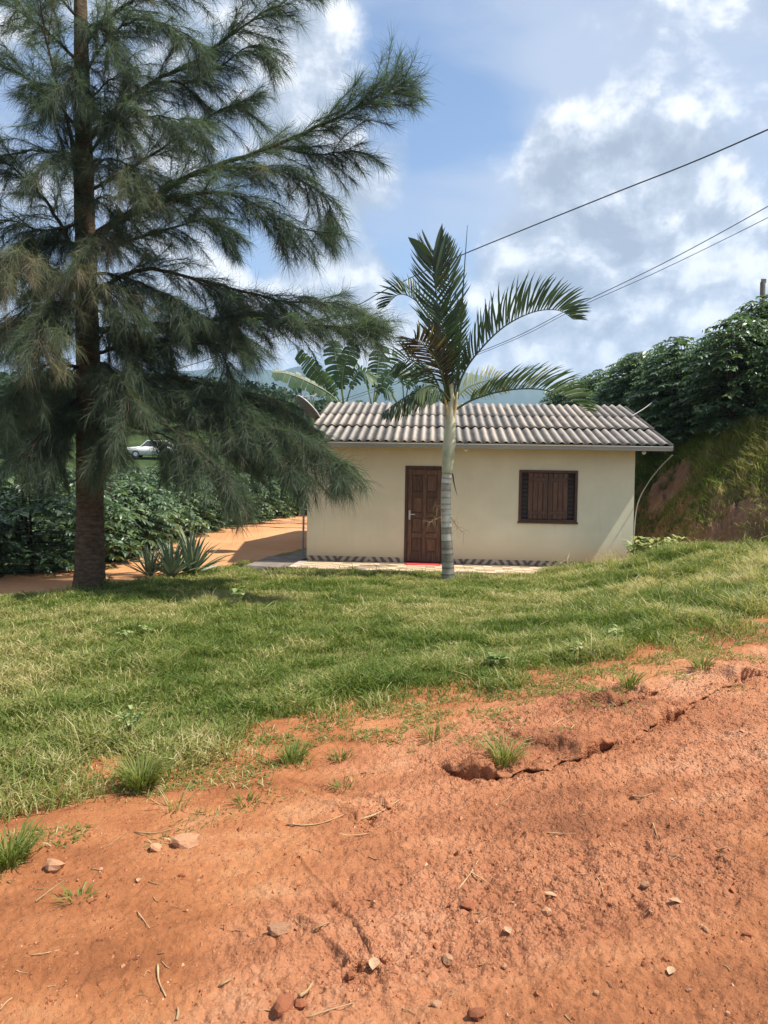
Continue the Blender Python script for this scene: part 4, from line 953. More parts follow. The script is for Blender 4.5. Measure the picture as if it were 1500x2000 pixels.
for (x, y, s) in [(-5.75, 15.0, .98), (-5.75, 16.2, 1.02), (-5.75, 17.5, 1.0), (-5.8, 18.9, 1.05), (-5.75, 20.3, 1), (-5.7, 21.8, 1.05), (-5.6, 23.3, 1.02), (-5.4, 24.9, 1.0), (-5.1, 26.5, 1.05), (-4.7, 28.2, 1.0), (-4.2, 30.0, 1.0), (-3.6, 32, 1.05), (-2.9, 33.8, 1.1)]:
    place(low, x, y, s, 'coffee bush in the hedge beside the orange dirt path', 'coffee bushes along the path')
for row in range(4):
    x = -7.6 - row * 2.1
    for y in np.arange(16.2 + row * .7, 40, 2.1 + row * .25):
        if x / y > -.62: place(low, x + .3 * rng.normal(), y + .3 * rng.normal(), rng.uniform(1.0, 1.25), 'coffee bush in the plantation rows behind the casuarina', 'coffee bushes in the left plantation')

# ------------------------------------------------------------------ banana plants
def banana(px_, Y, zb_leaves, label):
    b = P(px_, 900, Y); z0 = zg1(b[0], b[1]); B = np.array([b[0], b[1], z0]); t = thing('banana_plant', label, 'banana plant', B, 0, 'banana plants behind the roof')
    top = zb_leaves[0][0]; tp_ = P(px_, 800, Y) - B
    g = Geo(); tube(g, spline([[0, 0, -.1], tp_ * .5, tp_], 8), np.linspace(.14, .08, 8), 10, np.full(8, .6)); g.build('pseudostem', M_banana, t, True)
    for way, dy, wd, hue, sides in zb_leaves:
        pts = np.array([tp_] + [P(a, c, Y + dy * (k + 1) / len(way)) - B for k, (a, c) in enumerate(way)]); S = 40; c = spline(pts, S); T = unit(np.gradient(c, axis=0))
        g = Geo(); tube(g, c, np.linspace(.03, .006, S), 6, np.full(S, 1.0)); lf = g.build('leaf', M_banana, t)
        gl = Geo(); i0 = int(S / len(pts) * .9)
        for sd in (0, 1):
            sv0 = np.array(sides[sd], float); k = i0
            while k < S - 1:
                w = int(rng.integers(1, 4)); k2 = min(k + w, S - 1); f = (k - i0) / (S - i0); ww_ = wd * np.interp(f, [0, .12, .5, .85, 1], [.35, .85, 1, .8, .35]) * rng.uniform(.85, 1.05)
                side = unit(sv0 - T[k] * (sv0 @ T[k]) * .7); a, e = c[k], c[k2] - (c[k2] - c[k]) * .06; dro = rng.uniform(.15, .6)
                m = 4; V = []
                for z in range(m):
                    h = z / (m - 1); off = side * ww_ * h + T[k] * ww_ * .28 * h + np.array([0, 0, -dro * ww_ * h * h]); V += [a + off, e + off * rng.uniform(.97, 1.0) - (e - a) * .12 * h]
                Q = [[2 * z, 2 * z + 1, 2 * z + 3, 2 * z + 2] for z in range(m - 1)]; gl.add(V, np.array(Q), np.clip(hue + rng.normal(0, .08), 0, 1)); k = k2
        gl.build('leaf_blade', M_banana, lf)
    return t
U = ((-.3, .3, .9), (.5, -.5, -.6))
banana(672, 25.0, [([(650, 760), (620, 725), (583, 688)], -.5, .30, .40, ((-.4, .3, -.9), (.7, -.2, .6))), ([(645, 770), (600, 745), (560, 730), (532, 727)], -.9, .26, .38, ((.1, .4, .8), (-.2, -.4, -.9))),
    ([(664, 740), (655, 700), (650, 665)], .4, .40, .25, ((-.9, .2, .1), (.9, .2, .1))), ([(690, 745), (705, 725), (735, 742)], -.3, .36, .35, U), ([(668, 745), (676, 705), (690, 670)], -.4, .36, .2, ((-.9, .2, .1), (.9, .2, .1)))], 'banana plant with a torn leaf arching left behind the roof')
banana(728, 26.5, [([(735, 740), (740, 700), (742, 672)], .2, .42, .2, ((-.9, .2, 0), (.9, .2, 0))), ([(715, 745), (700, 715), (680, 700)], -.4, .40, .3, U), ([(750, 745), (775, 720), (800, 735)], .2, .36, .3, U), ([(740, 760), (760, 765), (775, 790)], -.5, .36, .2, U)], 'banana plant with upright dark leaves behind the roof beside the palm')
banana(790, 28.0, [([(800, 745), (822, 715), (845, 725)], -.2, .36, .6, U), ([(785, 735), (778, 705), (765, 690)], .3, .4, .4, U), ([(810, 765), (835, 760), (850, 780)], -.3, .36, .5, U)], 'banana plant half hidden behind the palm crown')
banana(610, 28.0, [([(605, 765), (590, 745), (570, 760)], -.3, .4, .3, U), ([(615, 760), (622, 735), (640, 730)], .3, .4, .25, U)], 'low banana plant behind the left end of the roof')

# ------------------------------------------------------------------ agaves
ag = Geo(); C = spline([[0, 0, 0], [.35, 0, .02], [.72, 0, .05], [1, 0, .0]], 7)[None]; leaves(ag, C, np.array([[.050, .062, .066, .058, .042, .022, .0]]), np.array([[0, 1., 0]]), np.array([[0, 0, 1.]]), .40, [.5])
am = [ag.mesh('leaf', M_agave, False)]
ag = Geo(); leaves(ag, C, np.array([[.048, .058, .062, .054, .038, .018, .0]]), np.array([[0, 1., 0]]), np.array([[0, 0, 1.]]), .40, [.85]); am.append(ag.mesh('leaf', M_agave, False))
for px_, py_, s, n, lab in ((374, 1122, .86, 50, 'large spiky agave between the casuarina trunk and the path'), (334, 1127, .74, 42, 'medium agave left of the large one at the lawn edge'), (292, 1127, .62, 32, 'smallest agave of the clump nearest the casuarina trunk')):
    p = G(px_, py_); t = thing('agave', lab, 'agave', p, 0, 'agaves at the lawn edge')
    for k in range(n):
        el = R(10 + 75 * (k / (n - 1)) ** .9 + rng.normal(0, 5)); a = k * 2.399 + rng.normal(0, .15); o = link('leaf', am[int(rng.random() < .35)], t, (.03 * math.cos(a), .03 * math.sin(a), .02)); l = s * rng.uniform(.8, 1.08)
        o.rotation_euler = (rng.normal(0, .2), -el, a); o.scale = (l, l * .62 + .05, l)

# ------------------------------------------------------------------ lawn grass, bank weeds
def grass_blades(name, X, Y, h, w, lean, tint, mat, extra=None):
    N = len(X); Z = zg(X, Y); b = np.stack([X, Y, Z - .005], 1); a = rng.uniform(0, 6.283, N)
    o = np.stack([np.cos(a), np.sin(a), np.zeros(N)], 1); up = np.array([0, 0, 1.0])
    d1 = unit(up + o * (lean * rng.uniform(.3, 1.1, N))[:, None]); d2 = unit(up * (1 - .35 * rng.random(N))[:, None] + o * (lean * rng.uniform(.8, 2.2, N))[:, None] + np.array([0, 0, -.25]))
    C = np.stack([b, b + d1 * (h * .55)[:, None], b + d1 * (h * .55)[:, None] + d2 * (h * .5)[:, None]], 1)
    sv = unit(np.cross(o, up) + rng.normal(0, .4, (N, 3))); W = np.array([.8, 1, 0])[None] * w[:, None] * .5
    g = Geo(); ribbons(g, C, W, sv, tint); return tag(g.build(name, mat), kind='stuff')
def lawn_patch(X, Y):
    return fbm(X * .55 + 2, Y * .75 + 8, 4), fbm(X * 3 + 50, Y * 3, 3)
N0 = 480000
rr = rng.uniform(3.4, 18.5, N0); aa = rng.uniform(R(-31), R(31), N0); X = rr * np.sin(aa); Y = rr * np.cos(aa)
zone = zone_of(X, Y); s = edge_s(X, Y); a_, b_ = house_local(X, Y)
ok = (zone == 1) & ~((a_ > -1.1) & (a_ < HW + .02) & (b_ > -1.62) & (zg(X, Y) < HZ + .03 + .0)) & ~((a_ > -1.1) & (a_ < HW) & (b_ > -.05)) & ~((a_ > -1.1) & (a_ < .0) & (b_ > -1.6))
n1, n2 = lawn_patch(X, Y); edge = smooth(-.1, 1.0, s + .9 * (n2 - .5))
ok &= rng.random(N0) < (.05 + .95 * edge ** 1.3 * smooth(.30, .52, n2 + .45 * edge)) * (.5 + .5 * smooth(.28, .45, n2))
X, Y, s, rr, n1, n2, edge = (v[ok] for v in (X, Y, s, rr, n1, n2, edge))
nb_ = len(X); right = smooth(1.5, 5.0, X)
cl_ = fbm(X * 2.3 + 11, Y * 2.3 + 6, 3); h = (.045 + .070 * smooth(.35, .7, n2) + .095 * smooth(.50, .68, cl_) * (.45 + .55 * right) + .06 * right + .04 * np.exp(-((s - .9) / .5) ** 2)) * rng.uniform(.55, 1.35, nb_) * (.55 + .45 * edge) * np.where(rng.random(nb_) < .018, 2.0, 1.0)
dry = smooth(.46, .64, n1) * .26 + smooth(.46, .68, n2) * .20 + right * .14 * smooth(.4, .6, n2) + .1 * smooth(8, 4, rr) * 0
tint = np.clip(.26 + .11 * (cl_ < .42) - .10 * smooth(.5, .68, cl_) + dry + rng.normal(0, .12, nb_) + .40 * (rng.random(nb_) < .14 + .30 * dry), 0, 1)
hw_ = .0054 + .00032 * rr; ln_ = .75 + .3 * rng.random(nb_)
Ne = 60000; Xe = rng.uniform(-3.2, 4.6, Ne); Ye = np.interp(Xe, EX, EY) + rng.uniform(-.95, .35, Ne); se = edge_s(Xe, Ye)      # runners creeping out over the bare dirt
ke = (fbm(Xe * 4.2 + 3, Ye * 4.2 + 9, 3) > .565 - .10 * smooth(-.9, .2, se)) & (rng.random(Ne) < .55 * smooth(-1.0, .0, se) + .10); Xe, Ye = Xe[ke], Ye[ke]; ne = len(Xe)
X = np.concatenate([X, Xe]); Y = np.concatenate([Y, Ye]); h = np.concatenate([h, rng.uniform(.02, .075, ne)]); hw_ = np.concatenate([hw_, rng.uniform(.004, .007, ne)]); ln_ = np.concatenate([ln_, rng.uniform(1.2, 3.0, ne)])
tint = np.concatenate([tint, np.clip(.38 + rng.normal(0, .12, ne) + .5 * (rng.random(ne) < .25), 0, 1)])
grass_blades('grass', X, Y, h, hw_, ln_, tint, M_grass)
# bank weeds: long grass hanging over the crest and on the upper face
N1 = 300000
Y = rng.uniform(12, 30, N1); X = rng.uniform(6, 13, N1); d = toe_d(X, Y); u = fbm(X * .9, Y * .9 + 20, 3)
front = smooth(17.5, 15.0, Y)
ok = (d > .10) & (d < 3.8) & (X / Y < .62) & (rng.random(N1) < np.clip(np.where(d > 1.55 - .75 * front * smooth(.35, .6, u), .95, smooth(.30, .50, u) * .95 * (1 - .55 * front)), 0, 1))
X, Y, d = X[ok], Y[ok], d[ok]; n = len(X)
grass_blades('bank_grass', X, Y, rng.uniform(.10, .45, n) * (.5 + .6 * smooth(.6, 1.5, d)), rng.uniform(.008, .018, n), .9 + .5 * rng.random(n), np.clip(.34 + .75 * smooth(19.5, 16.5, Y) * rng.random(n) + .9 * (fbm(X * 2.2, Y * 2.2, 3) - .5) + rng.normal(0, .16, n), 0, 1), M_grass)

def tuft(name, px_, py_, n, h, lean, hue, label, cat, group=None, mat=None, w=.006, spread=.06):
    p = G(px_, py_); k = n; r = spread * np.sqrt(rng.random(k)); a = rng.uniform(0, 6.283, k)
    b = np.stack([r * np.cos(a), r * np.sin(a), np.full(k, -.01)], 1); o = np.stack([np.cos(a), np.sin(a), 0 * a], 1) ; hh = h * rng.uniform(.5, 1.15, k)
    d1 = unit(np.array([0, 0, 1.]) + o * (lean * rng.uniform(.1, .9, k))[:, None]); d2 = unit(np.array([0, 0, .75]) + o * (lean * rng.uniform(.8, 2.4, k))[:, None])
    C = np.stack([b, b + d1 * (hh * .4)[:, None], b + d1 * (hh * .55)[:, None] + d2 * (hh * .25)[:, None], b + d1 * (hh * .55)[:, None] + d2 * (hh * .55)[:, None] + np.array([0, 0, -.1]) * hh[:, None]], 1)
    g = Geo(); ribbons(g, C, np.array([.7, 1, .8, 0])[None] * w * .5 * np.ones((k, 1)), unit(np.cross(o, [0, 0, 1]) + rng.normal(0, .3, (k, 3))), np.clip(hue + rng.normal(0, .13, k), 0, 1))
    return tag(g.build(name, mat or M_grass, loc=p), label, cat, group)
for px_, py_, n, h, ln, hue, lab in ((275, 1545, 320, .24, .7, .48, 'tall grass tuft overhanging the dirt at the lower left lawn edge'), (570, 1490, 110, .16, .6, .45, 'isolated grass tuft standing on bare dirt below the lawn'),
    (20, 1690, 180, .20, .8, .42, 'grass tuft at the left picture edge on the dirt'), (665, 1485, 60, .08, .9, .25, 'short green tuft on dirt right of the isolated tuft'), (670, 1600 - 60, 30, .07, .9, .3, 'sparse creeping tuft on the dirt slope'),
    (985, 1492, 130, .20, .9, .62, 'dry weedy tuft growing in the eroded crack'), (1230, 1345, 90, .17, .9, .45, 'straggly tuft hanging over the dirt edge at right'), (1370, 1310, 80, .15, .9, .40, 'small tuft on the dirt at the far right lawn edge'),
    (480, 1570, 50, .08, 1., .30, 'low tuft on the dirt slope below the big overhanging tuft'), (845, 1440, 50, .12, .7, .5, 'thin tuft on dirt above the eroded crack'), (340, 1580, 26, .16, .9, .85, 'dry straw tuft beside the big overhanging tuft'), (150, 1755, 30, .07, 1.2, .4, 'flattened tuft on the open dirt at lower left')):
    tuft('grass_tuft', px_, py_, n, h, ln, hue, lab, 'grass tuft', 'grass tufts on the dirt edge')
def weed(px_, py_, n, h, leafl, hue, label, group='broad leaved weeds'):
    p = G(px_, py_); g = Geo(); gs = Geo()
    for k in range(n):
        a = rng.uniform(0, 6.283); L = h * rng.uniform(.6, 1.1); c = spline([[0, 0, -.02], [.25 * L * math.cos(a), .25 * L * math.sin(a), L * .6], [.45 * L * math.cos(a), .45 * L * math.sin(a), L]], 6); tube(gs, c, [.005, .005, .004, .004, .003, .002], 5, np.full(6, .3))
        for q in range(7):
            i = rng.integers(2, 6); b = rng.uniform(0, 6.283); d = unit(np.array([math.cos(b), math.sin(b), rng.uniform(-.1, .6)])); l = leafl * rng.uniform(.7, 1.2)
            C = np.array([[c[i], c[i] + d * l * .4, c[i] + d * l * .75 + [0, 0, -.05 * l], c[i] + d * l + [0, 0, -.2 * l]]]); sv = unit(np.cross(d, [0, 0, 1]))[None]; leaves(g, C, np.array([[.08, .26, .2, 0]]) * l, sv, np.cross(sv, d), .25, [np.clip(hue + rng.normal(0, .15), 0, 1)])
    t = thing('weed', label, 'weed', p, 0, group); gs.build('stem', M_weed, t); g.build('foliage', M_weed, t)
for a in ((255, 1440, 5, .20, .05, .45, 'pale round leaved weed in the grass above the big tuft'), (245, 1255, 6, .13, .055, .6, 'pale leaved weed in the middle of the lawn at left'), (290, 1245, 4, .12, .05, .6, 'whitish weed right of the pale one in the lawn'),
          (1205, 1255, 5, .15, .06, .6, 'pale weed in the long grass on the right slope'), (965, 1310, 3, .16, .10, .25, 'single broad leaved weed at the lower lawn edge'), (1120, 1290, 6, .14, .07, .75, 'yellowing creeper in the grass above the dirt edge'),
          (205, 1150, 6, .22, .08, .55, 'yellow green weed at the foot of the casuarina trunk'), (475, 1185, 2, .24, .16, .4, 'tall bladed weed standing alone in the shaded grass')): weed(*a)
def clump(px_, py_, Y, n, h, leafl, hue, label):
    p = P(px_, py_, Y); p[2] = zg1(p[0], p[1]); g = Geo(); gs = Geo()
    for k in range(n):
        x0 = rng.uniform(-.10, .10); L = h * rng.uniform(.7, 1.15); a = rng.uniform(0, 6.283); c = spline([[x0, 0, -.02], [x0 + .1 * math.cos(a), .1 * math.sin(a), L * .6], [x0 + .2 * math.cos(a), .15 * math.sin(a), L]], 6); tube(gs, c, .005, 5, np.full(6, .3))
        for q in range(8):
            i = rng.integers(1, 6); b = rng.uniform(0, 6.283); d = unit(np.array([math.cos(b), math.sin(b), rng.uniform(.1, .9)])); l = leafl * rng.uniform(.7, 1.2)
            C = np.array([[c[i], c[i] + d * l * .4, c[i] + d * l * .75 + [0, 0, -.06 * l], c[i] + d * l + [0, 0, -.22 * l]]]); sv = unit(np.cross(d, [0, 0, 1]))[None]; leaves(g, C, np.array([[.06, .17, .14, 0]]) * l, sv, np.cross(sv, d), .25, [np.clip(hue + rng.normal(0, .18), 0, 1)])
    t = thing('garden_plant', label, 'plant', p, 0, 'pale plants by the right corner of the house'); gs.build('stem', M_weed, t); g.build('foliage', M_weed, t)
clump(1250, 1095, 14.9, 10, .44, .20, .65, 'pale leaved plant against the right corner of the house'); clump(1278, 1097, 14.8, 10, .42, .20, .85, 'whitish variegated plant in the middle of the pale row'); clump(1308, 1092, 14.7, 9, .38, .18, .7, 'yellow green plant at the bank end of the pale row')
clump(1345, 1000, 16.5, 4, .30, .15, .4, 'small green plant growing on the shaded face of the bank')
for px_ in (1172, 1188, 1203): 
    o = tuft('dry_stalks', px_, 1108, 12, .36, .35, .95, 'reddish dry stalks leaning at the foot of the right wall', 'dry stalks', 'dry stalks by the wall', w=.008, spread=.05)

# ------------------------------------------------------------------ stones, sticks, clods on the road
def stone_mesh(seed, mat):
    r = np.random.default_rng(seed); n, m = 8, 5; V = [[0, 0, 1]]
    for i in range(1, m):
        for j in range(n): 
            a = math.pi * i / m; b = 2 * math.pi * j / n; V.append([math.sin(a) * math.cos(b), math.sin(a) * math.sin(b), math.cos(a)])
    V.append([0, 0, -1]); V = np.array(V, float); nrm = unit(r.normal(0, 1, (7, 3)))
    for q in nrm: d = V @ q; V -= np.outer(np.maximum(d - r.uniform(.5, .75), 0), q)
    V *= r.uniform(.93, 1.07, (len(V), 1)); V *= np.array([1, .78, .58]); L = len(V) - 1; T = []; Q = []
    for j in range(n):
        k = (j + 1) % n; T += [[0, 1 + j, 1 + k], [L, L - n + k, L - n + j]]
        for i in range(m - 2): a = 1 + i * n; Q.append([a + j, a + n + j, a + n + k, a + k])
    g = Geo(); g.multi(V, [np.array(T), np.array(Q)]); return g.mesh('stone', mat)
STONES = []
SM = [stone_mesh(k, M_stone) for k in range(4)] + [stone_mesh(k + 9, M_rstone) for k in range(3)]
def stone(px_, py_, size, mi, label, group=None, sink=.36):
    p = G(px_, py_); STONES.append((p[0], p[1], size)); o = link('stone', SM[mi], None, (p[0], p[1], p[2] + size * (.5 - sink) * .6)); o.scale = (size * .5 * 1.1,) * 3; o.rotation_euler = (rng.normal(0, .25), rng.normal(0, .25), rng.uniform(0, 6.28)); return tag(o, label, 'stone', group)
W_ = lambda px_, py_, w: w / 1500 * np.linalg.norm(G(px_, py_) - [0, 0, EYE])
for px_, py_, w, mi, lab in ((542, 1822, 44, 0, 'large pale angular stone on the dirt left of center'), (553, 1968, 42, 4, 'rounded reddish stone at the bottom of the picture'), (915, 1775, 28, 5, 'squarish red brown stone on the dirt right of center'),
    (875, 1884, 26, 1, 'flat pale stone with a dark side near the bottom center'), (985, 1889, 15, 2, 'small whitish pebble right of the flat pale stone'), (1068, 1786, 24, 3, 'grey flattened stone beside crumbs on the right'), (930, 1985, 34, 6, 'red stone at the bottom edge right of center'),
    (852, 1968, 22, 0, 'tan stone just left of the red stone at the bottom edge'), (1378, 1819, 15, 2, 'round pale pebble on the smooth track at right'), (1460, 1828, 14, 4, 'round dark pebble at the right edge of the track'), (1258, 1884, 12, 5, 'dark red pebble on the smooth track'), (1163, 1944, 14, 1, 'white pebble low on the smooth track'),
    (360, 1650, 52, 0, 'long pale stone half buried on the left dirt slope'), (303, 1662, 30, 3, 'tan stone left of the long half buried stone'), (105, 1697, 40, 1, 'flat pale slab of stone at the far left of the dirt'), (355, 1713, 14, 4, 'small black pebble on the left dirt'), (1303, 1394, 22, 0, 'pale block of stone in the eroded ledge at right'), (1260, 1730, 20, 2, 'pale stone chip in the rough dirt'),
    (1420, 1985, 12, 1, 'small pale pebble at the bottom right'), (1345, 1935, 10, 2, 'pale pebble chip on the lower right track'), (585, 1965, 26, 5, 'reddish lump beside the rounded stone at the bottom'), (680, 1915, 26, 6, 'red lump of dirt by the small hollow at the bottom'), (195, 1837, 10, 4, 'dark pebble alone on the left dirt')):
    stone(px_, py_, W_(px_, py_, w), mi, lab, None)
for k in range(44):
    px_, py_ = rng.uniform(20, 1480), rng.uniform(1640, 1990); w = rng.uniform(4, 9); stone(px_, py_, W_(px_, py_, w), int(rng.integers(7)), 'small pebble scattered on the red dirt', 'small pebbles on the road')
def stick(way, r, label, name='stick', mat=M_stick, group=None):
    pts = np.array([G(a, b) for a, b in way]); pts[:, 2] += r * .4 + rng.uniform(0, .004, len(pts)); o0 = pts[0].copy(); c = spline(pts, 8) - o0
    g = Geo(); r *= .72; tube(g, c, np.linspace(r, r * .5, 8) * rng.uniform(.8, 1.2, 8), 6); return tag(g.build(name, mat, None, True, loc=o0), label, 'stick', group)
for way, r, lab in (([(308, 1888), (310, 1920), (324, 1952)], .006, 'curved brown stick lying on the left dirt'), ([(700, 1605), (740, 1590), (782, 1565)], .008, 'pale stick across the small hollow in the middle dirt'), ([(560, 1612), (620, 1614), (672, 1595)], .006, 'bent thin stick left of the small hollow'),
    ([(262, 1627), (300, 1630), (338, 1623)], .005, 'straight twig lying left of the half buried stone'), ([(210, 1655), (230, 1640), (248, 1628)], .004, 'pale straw on the left slope below the tuft'), ([(895, 1740), (920, 1710), (935, 1684)], .004, 'long pale straw crossing another straw right of center'), ([(918, 1705), (940, 1720), (958, 1735)], .004, 'shorter straw crossing the long one'),
    ([(70, 1765), (100, 1740), (125, 1722)], .005, 'brown twig on the far left dirt'), ([(586, 1955), (600, 1940), (610, 1924)], .009, 'thick pale stub of wood near the rounded stone'), ([(428, 1932), (440, 1925), (450, 1919)], .007, 'short brown stub near the bottom left'), ([(615, 1828), (630, 1815), (645, 1805)], .005, 'short straw near the large angular stone'), ([(345, 1998), (348, 1985), (347, 1975)], .008, 'short stick at the bottom picture edge'),
    ([(1165, 1717), (1172, 1730), (1178, 1748)], .005, 'short brown stick in the rough dirt at right'), ([(1232, 1559), (1255, 1558), (1275, 1552)], .007, 'pale flat splinter lying on the rough dirt at right'), ([(975, 1576), (990, 1565), (1000, 1552)], .004, 'thin curved straw on the rough dirt'), ([(660, 1632), (690, 1634), (720, 1632)], .005, 'pale twig with a whitish end in the middle dirt'), ([(600, 1990), (640, 1980), (690, 1966)], .005, 'thin curved twig at the bottom center'),
    ([(0, 1975), (12, 1965), (24, 1955)], .005, 'straw at the bottom left corner'), ([(60, 1868), (90, 1865), (115, 1857)], .004, 'thin twig on the lower left dirt'), ([(268, 1785), (280, 1800), (292, 1815)], .004, 'pale straw pointing down on the left dirt'), ([(1275, 1612), (1280, 1625), (1286, 1640)], .004, 'small stick on the rough dirt at far right'), ([(1070, 1632), (1100, 1632), (1125, 1631)], .004, 'dark thin twig on the rough dirt'), ([(930, 1440), (900, 1452), (870, 1450)], .004, 'dry stem lying above the eroded crack'), ([(1075, 1420), (1100, 1405), (1122, 1398)], .005, 'pale branched root above the crack'), ([(1100, 1400), (1118, 1408), (1128, 1415)], .004, 'root splinter beside the pale root')):
    stick(way, r, lab)
for k in range(60):
    px_, py_ = rng.uniform(20, 1480), rng.uniform(1560, 1990); a = rng.uniform(-1, 1); l = rng.uniform(10, 32)
    if edge_s(*G(px_, py_)[:2]) < -.2: stick([(px_, py_), (px_ + l * .5 * math.cos(a), py_ - l * .35 * math.sin(a) + rng.uniform(-2, 2)), (px_ + l * math.cos(a), py_ - l * .7 * math.sin(a))], rng.uniform(.0015, .0035), 'thin bit of straw scattered on the red dirt', 'straw', M_stick, 'bits of straw on the road')
def dryleaf(px_, py_, s, label):
    p = G(px_, py_); g = Geo(); s *= .75; C = spline([[-.5, 0, .02], [-.1, .02, .07], [.2, 0, .05], [.5, -.03, .06]], 7)[None] * s; leaves(g, C, np.array([[.02, .17, .24, .25, .2, .1, 0]]) * s, np.array([[0, 1., 0]]), np.array([[0, 0, 1.]]), .22, [.5])
    o = g.build('dry_leaf', M_dryleaf, None, True, loc=p + [0, 0, .004]); o.rotation_euler = (0, 0, rng.uniform(0, 6.28)); tag(o, label, 'leaf')
for a in ((740, 1370, .07, 'single tan leaf in the grass at the lower lawn edge'), (1075, 1750, .07, 'curled tan leaf on the dirt right of the squarish stone'), (1320, 1766, .07, 'curled pale leaf on the right dirt by the track'), (992, 1822, .07, 'crumpled pale leaf among crumbs on the dirt'), (730, 1890, .10, 'brown curled leaf over the small hollow at the bottom'), (388, 1470, .06, 'brown leaf beside the big overhanging tuft'), (1450, 1430, .06, 'dry leaf on the dirt near the right edge'), (1310, 1900, .07, 'torn pale leaf on the smooth track'), (270, 1722, .05, 'dark curled leaf on the left dirt')): dryleaf(*a)
# crumbs of dirt
Nc = 52000
rr = np.sqrt(rng.uniform(1.9 ** 2, 7.6 ** 2, Nc)); aa = rng.uniform(R(-32), R(32), Nc); X = rr * np.sin(aa); Y = rr * np.cos(aa); s = edge_s(X, Y)
cl = fbm(X * 1.1 + 7, Y * 1.6, 4); sm = rough_of(X, Y)
ok = (s < .15) & (rng.random(Nc) < .05 + .35 * smooth(.42, .62, cl) + .60 * sm ** 2) ; X, Y = X[ok], Y[ok]
for pts in (L1, L2, L3, L4, L5):
    pa = spline(np.c_[np.array(pts), np.zeros(len(pts))], 400)[:, :2][rng.integers(0, 400, 1700 if len(pts) > 4 else 600)]; X = np.concatenate([X, pa[:, 0] + rng.normal(0, .05, len(pa))]); Y = np.concatenate([Y, pa[:, 1] + rng.normal(-.02, .07, len(pa))])
for sx_, sy_, ss_ in STONES:
    m_ = int(8 + 260 * ss_); X = np.concatenate([X, sx_ + rng.normal(0, ss_ * .8, m_)]); Y = np.concatenate([Y, sy_ + rng.normal(-.1 * ss_, ss_ * .8, m_)])
n = len(X)
sz = rng.lognormal(math.log(.0036), .45, n).clip(.0018, .014); Z = zg(X, Y) + sz * .25
oct_ = np.array([[1, .1, -.5], [-.6, .85, -.5], [-.5, -.85, -.5], [0, 0, .75], [.2, .5, .4]], float); V = oct_[None] * sz[:, None, None] * rng.uniform(.6, 1.4, (n, 5, 1)) + rng.normal(0, .15, (n, 5, 3)) * sz[:, None, None]
ca, sa = np.cos(rng.uniform(0, 6.28, n))[:, None], np.sin(rng.uniform(0, 6.28, n))[:, None]; V = np.stack([V[..., 0] * ca - V[..., 1] * sa, V[..., 0] * sa + V[..., 1] * ca, V[..., 2]], -1) + np.stack([X, Y, Z], 1)[:, None]
Ft = np.array([[2, 0, 3], [0, 4, 3], [0, 1, 4], [1, 3, 4], [1, 2, 3]]); g = Geo(); g.add(V.reshape(-1, 3), (np.arange(n)[:, None, None] * 5 + Ft[None]).reshape(-1, 3), np.repeat(np.clip(rng.normal(.55, .18, n) + .4 * (rng.random(n) < .02), 0, 1), 5)); tag(g.build('dirt_clods', M_clod), kind='stuff')

# ------------------------------------------------------------------ wires, posts
def wire(way, r, label):
    g = Geo(); tube(g, spline([P(*w) for w in way], 40), r, 6); tag(g.build('power_line', M_cable), label, 'power line', 'power lines overhead')
wire([(-400, 940, 44), (300, 735, 34), (640, 620, 28.5), (755, 565, 26.5), (885, 505, 24.5), (1180, 385, 20), (1340, 322, 18), (1500, 253, 16), (1900, 75, 13), (2600, -260, 10)], .016, 'thick power line rising to the right behind the palm top')
wire([(300, 900, 46), (700, 770, 34), (960, 678, 27), (1125, 597, 23.5), (1300, 512, 20.5), (1500, 403, 17.5), (1800, 230, 14.5), (2500, -200, 11)], .010, 'upper of the two thin power lines at right')
wire([(300, 908, 46.5), (700, 775, 34.5), (970, 678, 27.4), (1130, 600, 24), (1290, 528, 21), (1500, 425, 18), (1800, 270, 15), (2500, -110, 11.5)], .008, 'lower of the two thin power lines at right')
p = np.array([*P(1487, 640, 23.5)[:2], 0]); p[2] = zg1(p[0], p[1]); t = thing('wooden_post', 'weathered wooden post above the coffee bushes at top right', 'post', p)
top = P(1489, 551, 23.5)[2] - p[2]; g = Geo(); tube(g, spline([[0, 0, -.2], [.02, 0, top * .5], [.0, 0, top]], 8), np.linspace(.10, .075, 8), 9); g.build('shaft', M_post, t); g = Geo(); box(g, -.05, .10, -.02, .02, top - .03, top + .10, .006); g.build('top_bracket', M_post, t)
p = G(582, 1001); g = Geo(); h_ = 48 / 1500 * p[1]; tube(g, [[0, 0, -.1], [.01, 0, h_ * .5], [0, 0, h_]], [.04, .036, .034], 7); tag(g.build('fence_post', M_post, loc=p), 'thin grey post beside the path at the left house corner', 'post')

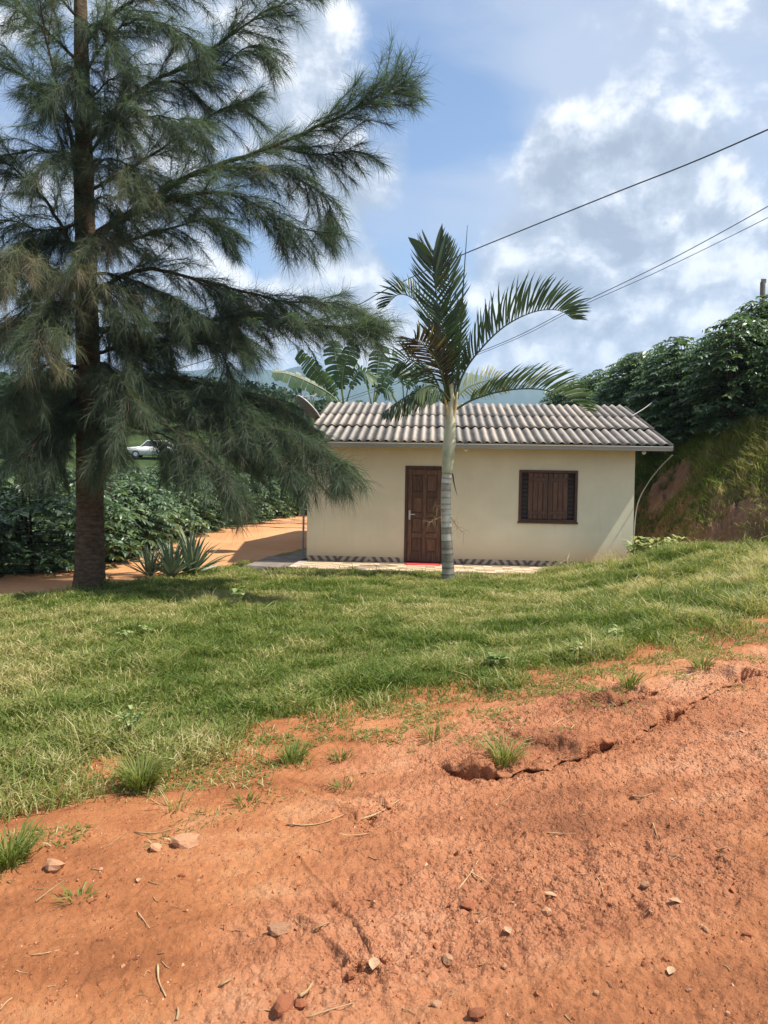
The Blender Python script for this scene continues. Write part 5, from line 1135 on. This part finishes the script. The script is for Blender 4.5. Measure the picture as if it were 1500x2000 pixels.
# ------------------------------------------------------------------ far hillside: car, trees
cp = P(300, 880, 66.0); cz = zg1(cp[0], cp[1]); car = thing('parked_car', 'white car parked on the far slope, half hidden by the casuarina', 'car', (cp[0], cp[1], cz), R(8))
def loft(g, secs):      # sections along x: lists of (y,z) rings
    n = len(secs[0][1]); V = [[x, y, z] for x, ring in secs for y, z in ring]; Q = [[s * n + k, s * n + (k + 1) % n, (s + 1) * n + (k + 1) % n, (s + 1) * n + k] for s in range(len(secs) - 1) for k in range(n)]
    g.multi(V, [np.array(Q), np.array([list(range(n))[::-1], list(range((len(secs) - 1) * n, len(secs) * n))])])
def ring(w, z0, z1, b=.12): return [(-w, z0), (-w, z1 - b), (-w + b, z1), (w - b, z1), (w, z1 - b), (w, z0)]
g = Geo(); loft(g, [(-2.15, ring(.70, .45, .75)), (-2.05, ring(.80, .32, .88)), (-1.0, ring(.84, .28, .98)), (1.6, ring(.84, .28, 1.0)), (2.05, ring(.80, .32, .95)), (2.15, ring(.72, .45, .80))]); g.build('body', M_carw, car, True)
g = Geo(); loft(g, [(-.95, ring(.78, .95, 1.0, .02)), (-.45, ring(.68, .95, 1.46)), (1.2, ring(.66, .95, 1.48)), (1.75, ring(.76, .95, 1.02, .02))]); g.build('glasshouse', M_glass, car)
g = Geo(); box(g, -.48, 1.25, -.64, .64, 1.455, 1.53, .03); 
for x0, x1 in ((-.97, -.45), (1.78, 1.22)):
    for s in (-1, 1): tube(g, [[x0, s * .79, .97], [x1, s * .66, 1.47]], .035, 6)
for s in (-1, 1): tube(g, [[.4, s * .80, .97], [.4, s * .67, 1.47]], .035, 6)
g.build('roof', M_carw, car)
for x in (-1.35, 1.35):
    for s in (-1, 1): 
        g = Geo(); tube(g, [[x, s * .68, .32], [x, s * .86, .32]], .32, 20); o = g.build('wheel', M_rubber, car); g = Geo(); tube(g, [[x, s * .86, .32], [x, s * .875, .32]], .18, 14); g.build('rim', M_steel, o)
for s in (-1, 1): g = Geo(); box(g, -2.17, -2.10, s * .56 - .14, s * .56 + .14, .60, .74, .02); g.build('headlight', M_glass, car)
# trees on the far hillside, too many and too small to tell apart
def woods():
    g = Geo(); r = np.random.default_rng(77); N = 900; Y = r.uniform(50, 185, N); X = Y * r.uniform(-.62, .25, N); Z = zg(X, Y, False)
    keep = (fbm(X * .05, Y * .05, 3) > .42) | (Y > 150); keep &= ~((np.abs(X - cp[0]) < 9) & (Y < 68)); X, Y, Z = X[keep], Y[keep], Z[keep]
    for x, y, z in zip(X, Y, Z):
        H = (r.uniform(1.8, 4.2) + .012 * y) * (.6 if y > 140 else 1); n = 130; d = unit(r.normal(0, 1, (n, 3))); d[:, 2] = np.abs(d[:, 2]) * 1.1 - .15; rad = H * .55 * r.uniform(.55, 1.05, (n, 1)) * (1 + .35 * (vnoise(d[:, :1] * 3 + x, d[:, 1:2] * 3 + y) - .5))
        c = np.array([x, y, z + H * .45]) + d * rad * np.array([1, 1, .95]); a = unit(r.normal(0, 1, (n, 3))); l = r.uniform(.2, .42, (n, 1)) * (1 + .004 * y)
        C = np.stack([c - a * l, c, c + a * l], 1); ribbons(g, C[:, ::2], np.array([.8, 0])[None] * l, unit(np.cross(a, d) + 1e-3), np.clip(r.normal(.4, .1) + r.normal(0, .15, n), 0, 1))
    tag(g.build('woods', M_wood_far), kind='stuff')
woods()
